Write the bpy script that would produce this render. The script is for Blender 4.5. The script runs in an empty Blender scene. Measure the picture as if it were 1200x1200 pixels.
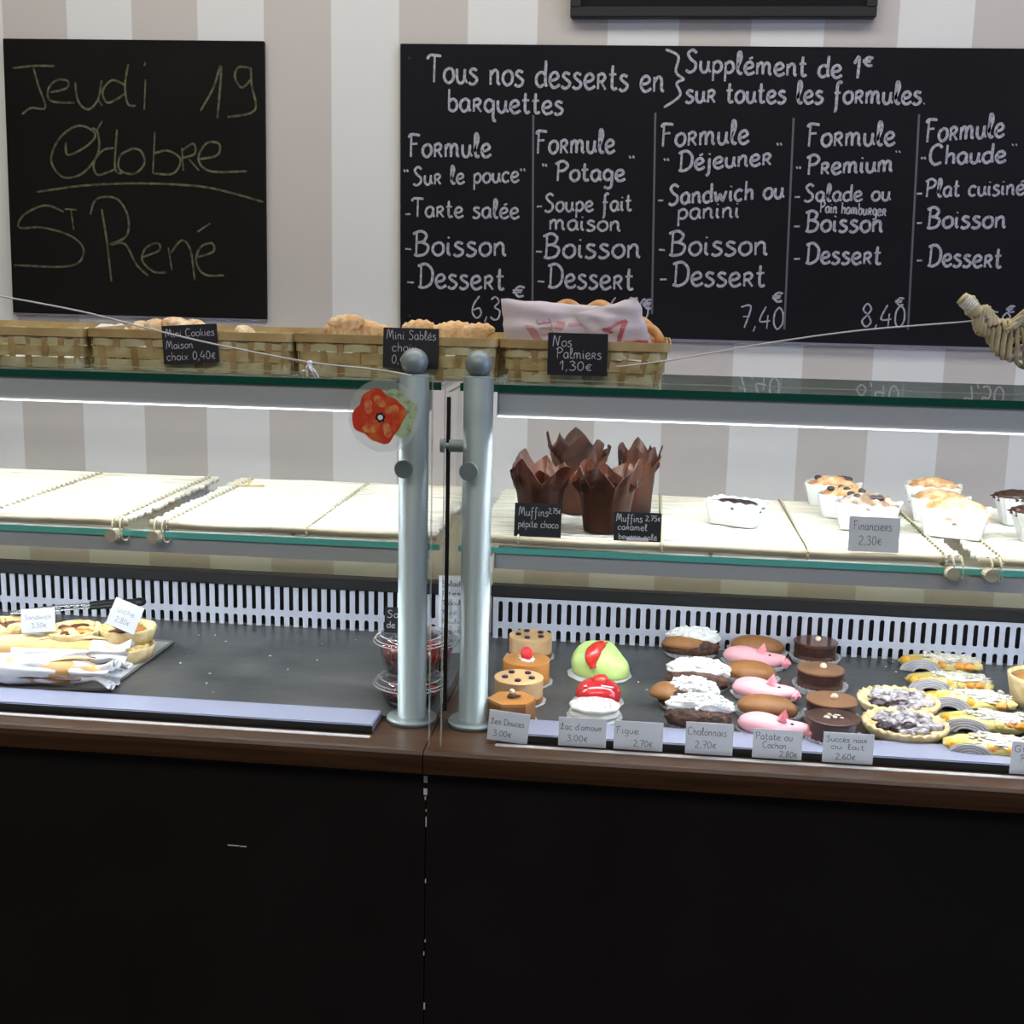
import bpy, bmesh, math, random
from mathutils import Vector, Matrix, noise
random.seed(7)
PI = math.pi
C = bpy.context.scene.collection
SC = bpy.context.scene
R = math.radians

# ------------------------------------------------------------------ camera
F, YAW, PIT, ROL = 1450.0, -0.10813, 0.18638, 0.02255
CAM = Vector((0.16912, -1.52632, 1.59562))
_fw = Vector((math.sin(YAW)*math.cos(PIT), math.cos(YAW)*math.cos(PIT), -math.sin(PIT)))
_r = Vector((math.cos(YAW), -math.sin(YAW), 0)); _u = _r.cross(_fw)
_r2 = _r*math.cos(ROL) + _u*math.sin(ROL); _u2 = -_r*math.sin(ROL) + _u*math.cos(ROL)
cd = bpy.data.cameras.new('camera'); cam = bpy.data.objects.new('camera', cd); C.objects.link(cam)
cd.sensor_fit = 'HORIZONTAL'; cd.sensor_width = 36; cd.lens = 36*F/1200; cd.clip_start = .02
M3 = Matrix((_r2, _u2, -_fw)).transposed()
cam.matrix_world = Matrix.Translation(CAM) @ M3.to_4x4()
SC.camera = cam

def atY(x, y, Y):            # point of the plane Y=const seen at a pixel of the photograph
    d = _fw + _r2*((x-600)/F) - _u2*((y-600)/F)
    return CAM + d*((Y-CAM.y)/d.y)
def atZ(x, y, Z):
    d = _fw + _r2*((x-600)/F) - _u2*((y-600)/F)
    return CAM + d*((Z-CAM.z)/d.z)
def ppm(p):                  # pixels per metre at a point
    return F/((Vector(p)-CAM).dot(_fw))

# ------------------------------------------------------------------ world, exposure, lights
SC.view_settings.view_transform = 'Standard'; SC.view_settings.look = 'None'
SC.view_settings.gamma = 1; SC.view_settings.use_curve_mapping = False
SC.view_settings.exposure = 0.0
SC.cycles.max_bounces = 10; SC.cycles.transparent_max_bounces = 24
SC.cycles.glossy_bounces = 5; SC.cycles.sample_clamp_indirect = 6; SC.cycles.caustics_reflective = False
w = bpy.data.worlds.new('world'); SC.world = w; w.use_nodes = True
w.node_tree.nodes['Background'].inputs[0].default_value = (.55, .68, 1, 1)
w.node_tree.nodes['Background'].inputs[1].default_value = .6

def area(name, loc, size, energy, col, rot=(0, 0, 0)):
    l = bpy.data.lights.new(name, 'AREA'); l.shape = 'RECTANGLE'; l.size, l.size_y = size
    l.energy = energy; l.color = col
    o = bpy.data.objects.new(name, l); o.location = loc; o.rotation_euler = rot; C.objects.link(o)
    return o
WALL_Y = 1.05
area('aisle_light', (-.1, .25, 2.95), (3.2, .5), 27, (1, .985, .94), (R(14), 0, 0))
area('room_light', (-.3, -2.1, 2.95), (3.4, 1.0), 44, (1, .96, .9))
area('window_daylight', (3.55, -1.1, 1.7), (2.4, 1.7), 62, (.42, .56, 1.0), (0, R(90), 0))

# ------------------------------------------------------------------ materials
def lin(c):
    c = c/255
    return c/12.92 if c <= .04045 else ((c+.055)/1.055)**2.4
def rgb(*c): return (lin(c[0]), lin(c[1]), lin(c[2]), 1)
def mat(name, col, rough=.6, metal=0, col2=None, scale=40, bump=0, bscale=None, spec=.5, coat=0,
        emit=None, estr=0, stretch=None, contrast=(.35, .65), sss=0, alpha=None):
    m = bpy.data.materials.new(name); m.use_nodes = True
    nt = m.node_tree; N = nt.nodes; L = nt.links; b = N['Principled BSDF']
    b.inputs['Base Color'].default_value = rgb(*col); b.inputs['Roughness'].default_value = rough
    b.inputs['Metallic'].default_value = metal; b.inputs['Specular IOR Level'].default_value = spec
    b.inputs['Coat Weight'].default_value = coat; b.inputs['Coat Roughness'].default_value = .08
    tc = None
    def coord():
        nonlocal tc
        if tc: return tc
        t = N.new('ShaderNodeTexCoord'); mp = N.new('ShaderNodeMapping'); L.new(t.outputs['Object'], mp.inputs[0])
        mp.inputs['Scale'].default_value = stretch or (1, 1, 1); tc = mp.outputs[0]; return tc
    if col2:
        n = N.new('ShaderNodeTexNoise'); n.inputs['Scale'].default_value = scale; n.inputs['Detail'].default_value = 5
        r = N.new('ShaderNodeValToRGB'); r.color_ramp.elements[0].position, r.color_ramp.elements[1].position = contrast
        r.color_ramp.elements[0].color = rgb(*col); r.color_ramp.elements[1].color = rgb(*col2)
        L.new(coord(), n.inputs['Vector']); L.new(n.outputs[0], r.inputs[0]); L.new(r.outputs[0], b.inputs['Base Color'])
    if bump:
        n = N.new('ShaderNodeTexNoise'); n.inputs['Scale'].default_value = bscale or scale; n.inputs['Detail'].default_value = 4
        bp = N.new('ShaderNodeBump'); bp.inputs['Strength'].default_value = bump; bp.inputs['Distance'].default_value = .002
        L.new(coord(), n.inputs['Vector']); L.new(n.outputs[0], bp.inputs['Height']); L.new(bp.outputs[0], b.inputs['Normal'])
    if emit:
        b.inputs['Emission Color'].default_value = rgb(*emit); b.inputs['Emission Strength'].default_value = estr
    if alpha is not None: b.inputs['Alpha'].default_value = alpha
    return m
def glass_mat(name, tint, ior=1.45, haze=None):
    m = bpy.data.materials.new(name); m.use_nodes = True; nt = m.node_tree; N = nt.nodes; L = nt.links
    N.remove(N['Principled BSDF']); out = N['Material Output']
    t = N.new('ShaderNodeBsdfTransparent'); t.inputs[0].default_value = (*tint, 1)
    g = N.new('ShaderNodeBsdfGlossy'); g.inputs['Roughness'].default_value = .015
    f = N.new('ShaderNodeFresnel'); f.inputs[0].default_value = ior
    # the back of a closed pane sees the inverse index: keep it at the air-side value
    ge = N.new('ShaderNodeNewGeometry'); mx = N.new('ShaderNodeMixShader')
    md = N.new('ShaderNodeMath'); md.operation = 'MULTIPLY_ADD'
    md.inputs[1].default_value = (1/ior - ior); md.inputs[2].default_value = ior
    iv = N.new('ShaderNodeMath'); iv.operation = 'SUBTRACT'; iv.inputs[0].default_value = 1
    L.new(ge.outputs['Backfacing'], iv.inputs[1])
    mul = N.new('ShaderNodeMath'); mul.operation = 'MULTIPLY'
    L.new(f.outputs[0], mul.inputs[0]); L.new(iv.outputs[0], mul.inputs[1])
    L.new(mul.outputs[0], mx.inputs[0]); L.new(t.outputs[0], mx.inputs[1]); L.new(g.outputs[0], mx.inputs[2])
    L.new(mx.outputs[0], out.inputs[0]); N.remove(md)
    return m
def wallpaper():
    m = bpy.data.materials.new('striped_wallpaper'); m.use_nodes = True; nt = m.node_tree; N = nt.nodes; L = nt.links
    b = N['Principled BSDF']; b.inputs['Roughness'].default_value = .7; b.inputs['Specular IOR Level'].default_value = .2
    t = N.new('ShaderNodeTexCoord'); s = N.new('ShaderNodeSeparateXYZ'); L.new(t.outputs['Object'], s.inputs[0])
    a = N.new('ShaderNodeMath'); a.operation = 'ADD'; a.inputs[1].default_value = 1.19703+.13942*40
    d = N.new('ShaderNodeMath'); d.operation = 'DIVIDE'; d.inputs[1].default_value = .27884
    f = N.new('ShaderNodeMath'); f.operation = 'FRACT'; g = N.new('ShaderNodeMath'); g.operation = 'GREATER_THAN'; g.inputs[1].default_value = .5
    L.new(s.outputs[0], a.inputs[0]); L.new(a.outputs[0], d.inputs[0]); L.new(d.outputs[0], f.inputs[0]); L.new(f.outputs[0], g.inputs[0])
    mx = N.new('ShaderNodeMix'); mx.data_type = 'RGBA'; mx.inputs[6].default_value = rgb(200, 192, 185); mx.inputs[7].default_value = rgb(224, 222, 218)
    L.new(g.outputs[0], mx.inputs[0]); L.new(mx.outputs[2], b.inputs['Base Color'])
    n = N.new('ShaderNodeTexNoise'); n.inputs['Scale'].default_value = 300; bp = N.new('ShaderNodeBump'); bp.inputs['Strength'].default_value = .08
    L.new(t.outputs['Object'], n.inputs['Vector']); L.new(n.outputs[0], bp.inputs['Height']); L.new(bp.outputs[0], b.inputs['Normal'])
    return m
m_wallpaper = wallpaper()
m_paint = mat('cream_paint', (205, 198, 185), .8)
m_ceiling = mat('ceiling_paint', (215, 212, 205), .8)
m_floor = mat('dark_floor_tile', (62, 54, 48), .4, col2=(80, 70, 62), scale=6)
m_darkwall = mat('brown_shop_wall', (90, 80, 70), .7)
m_black = mat('black_laminate', (24, 21, 19), .45, col2=(29, 26, 24), scale=5, spec=.2, bump=.05)
m_wood = mat('brown_wood_edge', (70, 44, 22), .34, col2=(50, 31, 16), scale=14, stretch=(.4, 8, 8), spec=.5)
m_alu = mat('brushed_aluminium', (176, 180, 184), .38, .85, bump=.03, bscale=200)
m_lip = mat('anodised_lip', (168, 172, 196), .35, .55)
m_strip = mat('satin_metal_strip', (165, 162, 160), .4)
m_post = mat('satin_grey_post', (146, 156, 156), .5, .5)
m_housing = mat('grey_light_housing', (186, 188, 188), .5, .1)
m_blackmetal = mat('black_metal', (13, 13, 15), .5)
m_slate = mat('dark_deck_mat', (56, 58, 60), .36, col2=(92, 92, 90), scale=9, bump=.25, bscale=60, contrast=(.3, .8))
m_grille = mat('white_grille_metal', (196, 200, 212), .5, .1)
m_glass = glass_mat('clear_glass', (.985, .995, .985))
m_glass_front = glass_mat('front_pane_glass', (.985, .995, .988), 1.25)
m_glass_top = glass_mat('top_shelf_glass', (.80, .86, .82), 1.62)
m_glass_smoke = glass_mat('smoked_rear_glass', (.84, .82, .72), 1.3)
m_edge_green = mat('dark_green_glass_edge', (18, 82, 66), .15, coat=.3)
m_edge_teal_lit = mat('lit_teal_glass_edge', (110, 205, 190), .2, coat=.3)  # brightness from the case lights is put into this edge colour
m_tube = mat('lit_tube', (255, 255, 255), .5, emit=(240, 246, 255), estr=54)
m_diffuser = mat('lit_diffuser_edge', (255, 255, 255), .5, emit=(240, 246, 255), estr=2.5)
m_tube2 = mat('lit_tube_lower', (255, 255, 255), .5, emit=(240, 246, 255), estr=38)
m_board = mat('chalkboard_black', (15, 14, 19), .6, col2=(20, 19, 24), scale=3, spec=.15)
m_board_left = mat('chalkboard_brown_black', (17, 16, 13), .6, col2=(22, 21, 18), scale=3, spec=.12)
m_boardedge = mat('board_edge_grey', (120, 112, 128), .6)
m_chalk = mat('white_chalk_ink', (186, 184, 192), .8, col2=(132, 132, 140), scale=160)
m_chalkline = mat('grey_chalk_rule', (90, 90, 98), .8)
m_chalk_dim = mat('yellow_dusty_chalk', (104, 100, 72), .9, col2=(58, 56, 38), scale=90)
m_ink = mat('grey_pen_ink', (95, 95, 108), .7)
m_tag = mat('white_card', (236, 238, 242), .6)
m_tagblack = mat('black_card', (30, 31, 36), .5)
m_tagchalk = mat('tag_chalk_ink', (205, 205, 210), .7)
m_cane = mat('peeled_cane', (240, 236, 224), .5, col2=(214, 206, 186), scale=30, stretch=(.3, 4, 4))
m_cane2 = mat('darker_border_cane', (196, 186, 160), .5, col2=(172, 160, 132), scale=22, stretch=(.5, 4, 4))
m_cord = mat('twine', (188, 178, 150), .8)
m_string = mat('white_cord', (205, 203, 200), .7)
m_weave = mat('woven_chip_wood', (206, 190, 136), .55, col2=(184, 160, 104), scale=34, bump=.3, stretch=(1, 1, 3))
m_weave_b = mat('pale_chip_wood', (214, 206, 162), .55, col2=(192, 178, 126), scale=30, bump=.3)
m_stake = mat('brown_chip_wood', (196, 168, 112), .55, col2=(160, 128, 78), scale=30, bump=.3)
m_rim = mat('basket_rim_wood', (204, 178, 122), .5, col2=(176, 142, 88), scale=24)
m_paper = mat('white_paper', (236, 236, 238), .7, bump=.15, bscale=30)
m_bag = mat('thin_paper_bag', (232, 222, 226), .6, bump=.25, bscale=25)
m_bagprint = mat('faded_red_print', (196, 84, 92), .7, col2=(205, 120, 124), scale=60)
m_bagprint_b = mat('faded_pink_print', (205, 150, 150), .7)
m_pastry = mat('golden_pastry', (226, 176, 116), .6, col2=(190, 128, 70), scale=45, bump=.6, bscale=90)
m_biscuit = mat('pale_biscuit', (238, 206, 158), .7, col2=(216, 170, 112), scale=50, bump=.6, bscale=110)
m_crust = mat('floury_crust', (232, 214, 170), .75, col2=(206, 176, 120), scale=60, bump=.7, bscale=120)
m_bread = mat('baguette_crust', (236, 208, 158), .6, col2=(214, 164, 98), scale=14, bump=.4, bscale=70)
m_foil = mat('muffin_paper', (84, 46, 27), .5, col2=(42, 27, 22), scale=18, bump=.15)
m_muffin = mat('muffin_crumb', (150, 84, 40), .7, col2=(96, 48, 24), scale=60, bump=.8, bscale=120)
m_cup = mat('white_card_cup', (232, 232, 226), .6)
m_choc = mat('chocolate_glaze', (98, 60, 44), .28, col2=(84, 48, 36), scale=20, coat=.3)
m_chocdark = mat('dark_chocolate', (52, 30, 24), .4, col2=(70, 42, 32), scale=60, bump=.6)
m_choctop = mat('milk_chocolate_top', (140, 100, 72), .3, col2=(124, 84, 60), scale=24, coat=.2)
m_chocsponge = mat('crumbly_chocolate_sponge', (96, 62, 46), .7, col2=(54, 34, 26), scale=120, bump=1.0, bscale=200)
m_cocoa = mat('cocoa_marzipan', (158, 108, 62), .55, col2=(128, 84, 46), scale=26, bump=.3)
m_pink = mat('pink_marzipan', (246, 184, 190), .5, col2=(240, 170, 178), scale=20, bump=.1)
m_pink2 = mat('deep_pink_marzipan', (240, 150, 162), .45)
m_green = mat('green_marzipan', (204, 228, 146), .45, col2=(192, 220, 130), scale=14, bump=.1)
m_red = mat('red_glaze', (206, 44, 48), .16, coat=.8)
m_straw = mat('strawberry_red', (216, 52, 42), .3, col2=(186, 30, 30), scale=180, contrast=(.5, .7), coat=.4)
m_rasp = mat('raspberry_red', (226, 46, 54), .4, bump=.6, bscale=200)
m_cream = mat('whipped_cream', (244, 243, 240), .6, bump=.6, bscale=110)
m_mer = mat('meringue_white', (236, 234, 224), .6, bump=.2)
m_mousse = mat('caramel_mousse', (230, 190, 138), .4, col2=(216, 172, 118), scale=14)
m_mousse_side = mat('pale_mousse_side', (222, 184, 140), .6, col2=(206, 166, 122), scale=50, bump=.3)
m_caramel = mat('orange_caramel', (206, 140, 70), .22, col2=(190, 120, 54), scale=12, coat=.6)
m_berry = mat('dark_blueberry', (44, 30, 62), .3)
m_hazel = mat('hazelnut', (232, 220, 188), .5)
m_fluted = mat('fluted_paper_case', (206, 206, 210), .6)
m_fluted_d = mat('grey_fluted_paper_case', (192, 186, 188), .6)
m_peach = mat('peach_fruit', (238, 184, 48), .3, col2=(232, 150, 60), scale=30, coat=.4)
m_flan = mat('sugared_custard', (232, 214, 140), .6, col2=(196, 176, 104), scale=50, bump=.6, bscale=90)
m_sugar = mat('icing_sugar_crumb', (240, 238, 232), .8, col2=(190, 178, 150), scale=120, bump=.9, bscale=120)
m_greyfruit = mat('sugared_plum', (110, 94, 96), .6, col2=(212, 206, 208), scale=110, bump=.7, bscale=60)
m_plumdark = mat('dark_plum', (52, 36, 42), .3, coat=.3)
m_plastic = glass_mat('clear_plastic', (.93, .94, .94), 1.5)
m_plasticrim = mat('plastic_rim', (214, 216, 218), .15, alpha=.5)
m_fruit = mat('red_fruit_salad', (158, 34, 26), .25, col2=(60, 12, 14), scale=34, coat=.6, contrast=(.4, .6))
m_steel = mat('tong_steel', (190, 192, 196), .25, .9)
m_board_card = mat('silver_card_tray', (190, 190, 192), .5, .2)
m_tray_side = mat('grey_tray_edge', (110, 108, 106), .6)
m_flower = mat('poppy_red_print', (214, 66, 40), .4, col2=(226, 130, 60), scale=60, contrast=(.5, .75))
m_leafprint = mat('pale_green_print', (186, 206, 160), .4, col2=(120, 150, 100), scale=110, contrast=(.5, .7))
m_sticker = mat('clear_sticker', (210, 214, 200), .3, alpha=.35)
m_wicker = mat('cream_wicker', (214, 200, 160), .55, col2=(178, 160, 116), scale=50)
def translucent(m, w_, col=None):
    nt = m.node_tree; N = nt.nodes; L = nt.links; b = N['Principled BSDF']; out = N['Material Output']
    t = N.new('ShaderNodeBsdfTranslucent'); mx = N.new('ShaderNodeMixShader'); mx.inputs[0].default_value = w_
    t.inputs[0].default_value = rgb(*col) if col else b.inputs['Base Color'].default_value
    L.new(b.outputs[0], mx.inputs[1]); L.new(t.outputs[0], mx.inputs[2]); L.new(mx.outputs[0], out.inputs[0])
translucent(m_tag, .5, (236, 238, 240)); translucent(m_foil, .2, (190, 92, 42)); translucent(m_bag, .25, (236, 226, 228))
m_chip = mat('bare_chip_white', (205, 200, 195), .8)
m_meat = mat('dark_filling', (92, 52, 40), .6)

# ------------------------------------------------------------------ helpers
def link(name, me, m, parent=None, smooth=False):
    o = bpy.data.objects.new(name, me); C.objects.link(o)
    if m: me.materials.append(m)
    if parent: o.parent = parent
    if smooth:
        me.polygons.foreach_set('use_smooth', [True]*len(me.polygons))
    return o
def obj(name, bm, m, parent=None, smooth=False, flip=True):
    if flip: bmesh.ops.recalc_face_normals(bm, faces=bm.faces)
    me = bpy.data.meshes.new(name); bm.to_mesh(me); bm.free()
    return link(name, me, m, parent, smooth)
def tag(o, label=None, cat=None, group=None, kind=None):
    if label: o['label'] = label
    if cat: o['category'] = cat
    if group: o['group'] = group
    if kind: o['kind'] = kind
    return o
def thing(name, loc, label, cat, rz=0, group=None):
    o = bpy.data.objects.new(name, None); o.location = loc; o.rotation_euler = (0, 0, rz); o.empty_display_size = .03
    C.objects.link(o); return tag(o, label, cat, group)
def copy_tree(o, loc=None, rz=None, label=None, scale=None):
    def cp(a, par):
        c = a.copy(); C.objects.link(c); c.parent = par
        for ch in a.children: cp(ch, c)
        return c
    r = cp(o, None)
    if loc is not None: r.location = loc
    if rz is not None: r.rotation_euler = (0, 0, rz)
    if label: r['label'] = label
    if scale: r.scale = scale
    return r
def box(bm, a, b, bev=0):
    a, b = Vector(a), Vector(b)
    r = bmesh.ops.create_cube(bm, size=1, matrix=Matrix.Translation((a+b)/2) @ Matrix.Diagonal((*[abs(x) for x in (b-a)], 1)))
    if bev:
        es = list({e for v in r['verts'] for e in v.link_edges})
        bmesh.ops.bevel(bm, geom=es, offset=bev, segments=2, affect='EDGES')
    return bm
def bx(a, b, bev=0): return box(bmesh.new(), a, b, bev)
def lathe(bm, prof, seg=32, mtx=None, fn=None, sx=1, sy=1, cap=True):
    """prof: list of (r, z)"""
    rings = []
    for r, z in prof:
        ring = []
        for i in range(seg):
            a = 2*PI*i/seg
            v = Vector((r*math.cos(a)*sx, r*math.sin(a)*sy, z))
            if fn: v = fn(v, a, r, z)
            ring.append(bm.verts.new(mtx @ v if mtx else v))
        rings.append(ring)
    for p, q in zip(rings, rings[1:]):
        for i in range(seg): bm.faces.new((p[i], p[(i+1) % seg], q[(i+1) % seg], q[i]))
    if cap:
        bm.faces.new(rings[0][::-1]); bm.faces.new(rings[-1])
    return bm
def catmull(pts, n=6, closed=False):
    P = [Vector(p) for p in pts]
    if len(P) < 3 and not closed: return P
    out = []; L = len(P); rng = range(L if closed else L-1)
    for i in rng:
        if closed: a, b, c, d = P[i-1], P[i], P[(i+1) % L], P[(i+2) % L]
        else: a, b, c, d = P[max(i-1, 0)], P[i], P[i+1], P[min(i+2, L-1)]
        for k in range(n):
            t = k/n
            out.append(.5*((2*b)+(c-a)*t+(2*a-5*b+4*c-d)*t*t+(3*b-a-3*c+d)*t*t*t))
    if not closed: out.append(P[-1])
    return out
def tube(bm, pts, rad, seg=8, closed=False, flat=1.0):
    n = len(pts); rings = []
    up = Vector((0, 0, 1))
    for i, p in enumerate(pts):
        p = Vector(p)
        if closed: t = Vector(pts[(i+1) % n])-Vector(pts[i-1])
        else: t = Vector(pts[min(i+1, n-1)])-Vector(pts[max(i-1, 0)])
        t.normalize()
        s = t.cross(up)
        if s.length < .05: s = t.cross(Vector((0, 1, 0)))
        s.normalize(); u = s.cross(t)
        r = rad(i/(n-1)) if callable(rad) else rad
        rings.append([bm.verts.new(p+(s*math.cos(2*PI*k/seg)+u*math.sin(2*PI*k/seg)*flat)*r) for k in range(seg)])
    for i in range(n if closed else n-1):
        p, q = rings[i], rings[(i+1) % n]
        for k in range(seg): bm.faces.new((p[k], p[(k+1) % seg], q[(k+1) % seg], q[k]))
    if not closed:
        bm.faces.new(rings[0][::-1]); bm.faces.new(rings[-1])
    return bm
def blob(bm, c, s, sub=3, amp=0., fr=20., seed=0, rot=None, flat=None):
    """ellipsoid with noise; s = half sizes; flat: cut below this z fraction"""
    r = bmesh.ops.create_icosphere(bm, subdivisions=sub, radius=1)
    c = Vector(c)
    for v in r['verts']:
        d = v.co.copy()
        k = 1+(amp*noise.noise(d*fr+Vector((seed*3.1, seed, 7))) if amp else 0)
        v.co = Vector((d.x*s[0]*k, d.y*s[1]*k, d.z*s[2]*k))
        if flat is not None and v.co.z < flat*s[2]: v.co.z = flat*s[2]
        if rot: v.co = rot @ v.co
        v.co += c
    return bm
def prism(bm, pts, z0, z1):
    a = [bm.verts.new((p[0], p[1], z0)) for p in pts]; b = [bm.verts.new((p[0], p[1], z1)) for p in pts]
    n = len(pts); bm.faces.new(a[::-1]); bm.faces.new(b)
    for i in range(n): bm.faces.new((a[i], a[(i+1) % n], b[(i+1) % n], b[i]))
    return bm
def cyl(bm, a, b, r, seg=20):
    return tube(bm, [a, b], r, seg)

# ------------------------------------------------------------------ hand lettering: stroke glyphs (units: x-height 55, capital 100)
G = {
'a': "48:40,46 28,56 8,44 5,18 20,0 36,12 42,40;42,52 42,14 50,2",
'b': "46:8,98 8,4;8,40 24,54 40,42 42,16 26,0 8,8",
'c': "42:40,46 26,56 8,44 5,18 20,0 40,8",
'd': "50:40,46 26,54 8,42 5,16 20,0 38,10;44,98 43,20 50,2",
'e': "46:6,24 30,30 40,42 28,56 10,46 5,20 18,0 34,2 48,12",
'f': "38:36,92 26,100 16,84 16,30 14,-30 6,-34;4,48 32,50",
'g': "48:40,44 24,56 8,42 8,18 22,4 38,14;42,52 42,-20 28,-38 8,-30",
'h': "46:8,98 8,0;8,34 24,52 38,44 40,0",
'i': "20:8,54 8,12 18,2;9,72 11,78",
'j': "24:14,54 14,-18 2,-36;14,72 16,78",
'k': "42:8,98 8,0;34,52 10,26;16,30 38,0",
'l': "28:4,20 22,70 18,98 9,92 9,20 20,0 28,8",
'm': "72:6,54 7,0;7,34 18,54 30,46 32,0;32,34 44,54 58,46 60,10 70,2",
'n': "48:6,54 7,0;7,34 22,54 36,46 38,10 48,2",
'o': "46:30,56 9,44 5,18 22,0 42,14 43,42 30,56",
'p': "46:8,52 8,-38;8,40 24,54 40,44 42,20 26,2 8,10",
'q': "48:40,44 24,56 8,44 6,18 22,2 38,14;42,54 42,-30 54,-36",
'r': "44:8,54 8,0;4,48 24,58 36,46 26,30 8,28;20,28 40,0",
's': "40:36,50 18,56 8,44 20,32 36,20 30,4 14,-2 2,6",
't': "36:16,90 15,20 22,2 36,8;2,56 32,58",
'u': "48:6,54 7,16 20,0 36,12 40,54;40,20 50,2",
'v': "44:4,54 20,2 40,54",
'w': "66:4,54 14,4 30,40 42,4 60,54",
'x': "42:4,54 38,0;38,54 4,0",
'y': "44:6,54 18,16 38,18;40,54 34,-20 12,-34",
'z': "42:4,52 38,52 4,2 40,2",
'A': "66:4,0 32,100 58,0;14,36 50,36",
'B': "62:14,100 12,0;0,90 30,102 50,84 38,58 14,54;30,56 56,40 48,8 20,-2 4,4",
'C': "62:56,84 36,102 10,80 6,30 26,0 56,10",
'D': "66:16,98 14,0;2,88 36,98 62,70 58,20 30,-2 4,2",
'E': "56:50,92 14,96 12,52 10,2 52,4;12,52 42,54",
'F': "58:16,98 14,0;4,84 16,98 56,94;14,56 44,58",
'G': "66:56,84 34,102 10,78 8,24 30,0 54,14 54,44;36,44 60,44",
'I': "24:12,100 12,0",
'J': "60:2,96 58,98;36,97 40,4 20,0 8,-10",
'L': "56:10,60 30,98 34,70 18,20 4,2 24,10 52,0",
'M': "84:4,0 14,90 26,98 38,20;38,20 56,96 66,80 74,10 84,0",
'N': "72:4,0 12,92 20,98 48,4;48,4 60,96 70,92",
'O': "72:38,100 10,78 6,26 32,0 62,22 64,70 38,100 24,86 40,74",
'P': "60:16,98 14,0;2,86 34,102 58,82 44,56 16,50",
'R': "62:16,98 14,0;2,86 34,102 56,84 42,58 16,52;28,54 62,0",
'S': "54:48,88 28,102 10,84 22,60 44,40 42,12 20,-2 2,8",
'T': "64:2,84 16,100 62,98;34,98 32,0",
'0': "48:26,98 8,72 6,26 22,0 42,26 42,72 26,98",
'1': "34:4,66 24,98 22,0",
'2': "50:6,78 22,98 42,82 36,50 6,2 48,4",
'3': "48:6,86 24,100 40,80 22,54 44,40 40,8 20,-2 4,10",
'4': "52:28,98 4,34 48,36;38,60 36,0",
'5': "48:42,96 12,96 10,56 34,58 42,28 28,0 4,6",
'6': "50:36,98 12,60 6,22 24,0 44,18 36,44 10,34",
'7': "50:4,92 46,96 22,0;14,50 42,52",
'8': "50:28,52 8,74 24,100 42,78 28,52 6,22 24,-2 44,20 28,52",
'9': "50:44,74 24,56 6,74 22,98 44,90 42,30 36,0",
',': "18:12,10 4,-16", '.': "16:6,0 9,4", '-': "34:4,30 30,31", "'": "14:8,98 6,80",
'"': "26:4,96 8,80;14,96 18,80", '~': "30:4,30 26,31",
'€': "48:44,60 24,66 10,36 22,4 42,8;2,42 36,44;2,28 34,30",
'}': "34:2,130 24,110 20,70 36,54;36,54 22,44 28,0 4,-32",
'_': "60:0,0 60,0", 'ê': "", 'é': "46:6,24 30,30 40,42 28,56 10,46 5,20 18,0 34,2 48,12;22,70 38,78",
'è': "46:6,24 30,30 40,42 28,56 10,46 5,20 18,0 34,2 48,12;14,82 28,70",
' ': "34:",
}
def parse(s):
    wd, rest = s.split(':'); st = []
    for q in rest.split(';'):
        if q.strip(): st.append([tuple(float(v) for v in p.split(',')) for p in q.split()])
    return float(wd), st
GL = {k: parse(v) for k, v in G.items() if v}
def layout(text):
    x = 0; S = []
    for ch in text:
        if ch not in GL: continue
        wd, st = GL[ch]
        for s in st: S.append([(x+px, py) for px, py in s])
        x += wd+7
    return S, x-7
ribbon_bump = [0.0]
def strokes_mesh(strokes, mapfn, width, nrm, lift=.0006, wob=0):
    """flat ribbons; mapfn maps glyph space -> point in the plane; nrm = surface normal"""
    bm = bmesh.new(); nrm = Vector(nrm).normalized()
    for s in strokes:
        ribbon_bump[0] = (ribbon_bump[0]+.00003) % .0003
        P = [mapfn(*p) for p in s]
        P = catmull(P, 5) if len(P) > 2 else P
        if len(P) < 2: continue
        vs = []
        for i, p in enumerate(P):
            t = P[min(i+1, len(P)-1)]-P[max(i-1, 0)]
            if t.length < 1e-9: t = Vector((1, 0, 0))
            sd = nrm.cross(t.normalized()); wv = width*(1 if 0 < i < len(P)-1 else .75)/2
            q = p+nrm*(lift+ribbon_bump[0])
            vs.append((bm.verts.new(q+sd*wv), bm.verts.new(q-sd*wv)))
        for a, b in zip(vs, vs[1:]): bm.faces.new((a[0], a[1], b[1], b[0]))
    return bm
def write_px(parent, text, p0, p1, h, Y, m, width, name='chalk_writing', lift=.0006):
    """letters on the wall-parallel plane Y, from pixel p0 to pixel p1 along the baseline, cap height h pixels"""
    S, W = layout(text); a = atY(*p0, Y); b = atY(*p1, Y); k = h/ppm(a)/100
    ex = (b-a)/W
    bm = strokes_mesh(S, lambda x, y: a+ex*x+Vector((0, 0, k*y)), width, (0, -1, 0), lift)
    inv = parent.matrix_world.inverted() if parent else None
    o = obj(name, bm, m, parent, flip=False)
    if parent: o.matrix_parent_inverse = Matrix.Identity(4); o.location = -parent.location
    return o
def write_card(parent, lines, w, h, m, width, y=-.0009, name='handwriting'):
    """lines: (text, x0, x1, baseline, cap) in fractions of a card standing in local XZ, centred on X, bottom at z=0"""
    bm_all = bmesh.new()
    for text, x0, x1, z, cap in lines:
        S, W = layout(text)
        b = strokes_mesh(S, lambda px, py: Vector(((x0-.5)*w+(x1-x0)*w*px/W, y, z*h+cap*h*py/100)), width, (0, -1, 0), .0001)
        me = bpy.data.meshes.new('t'); b.to_mesh(me); b.free(); bm_all.from_mesh(me); bpy.data.meshes.remove(me)
    return obj(name, bm_all, m, parent, flip=False)
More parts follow.
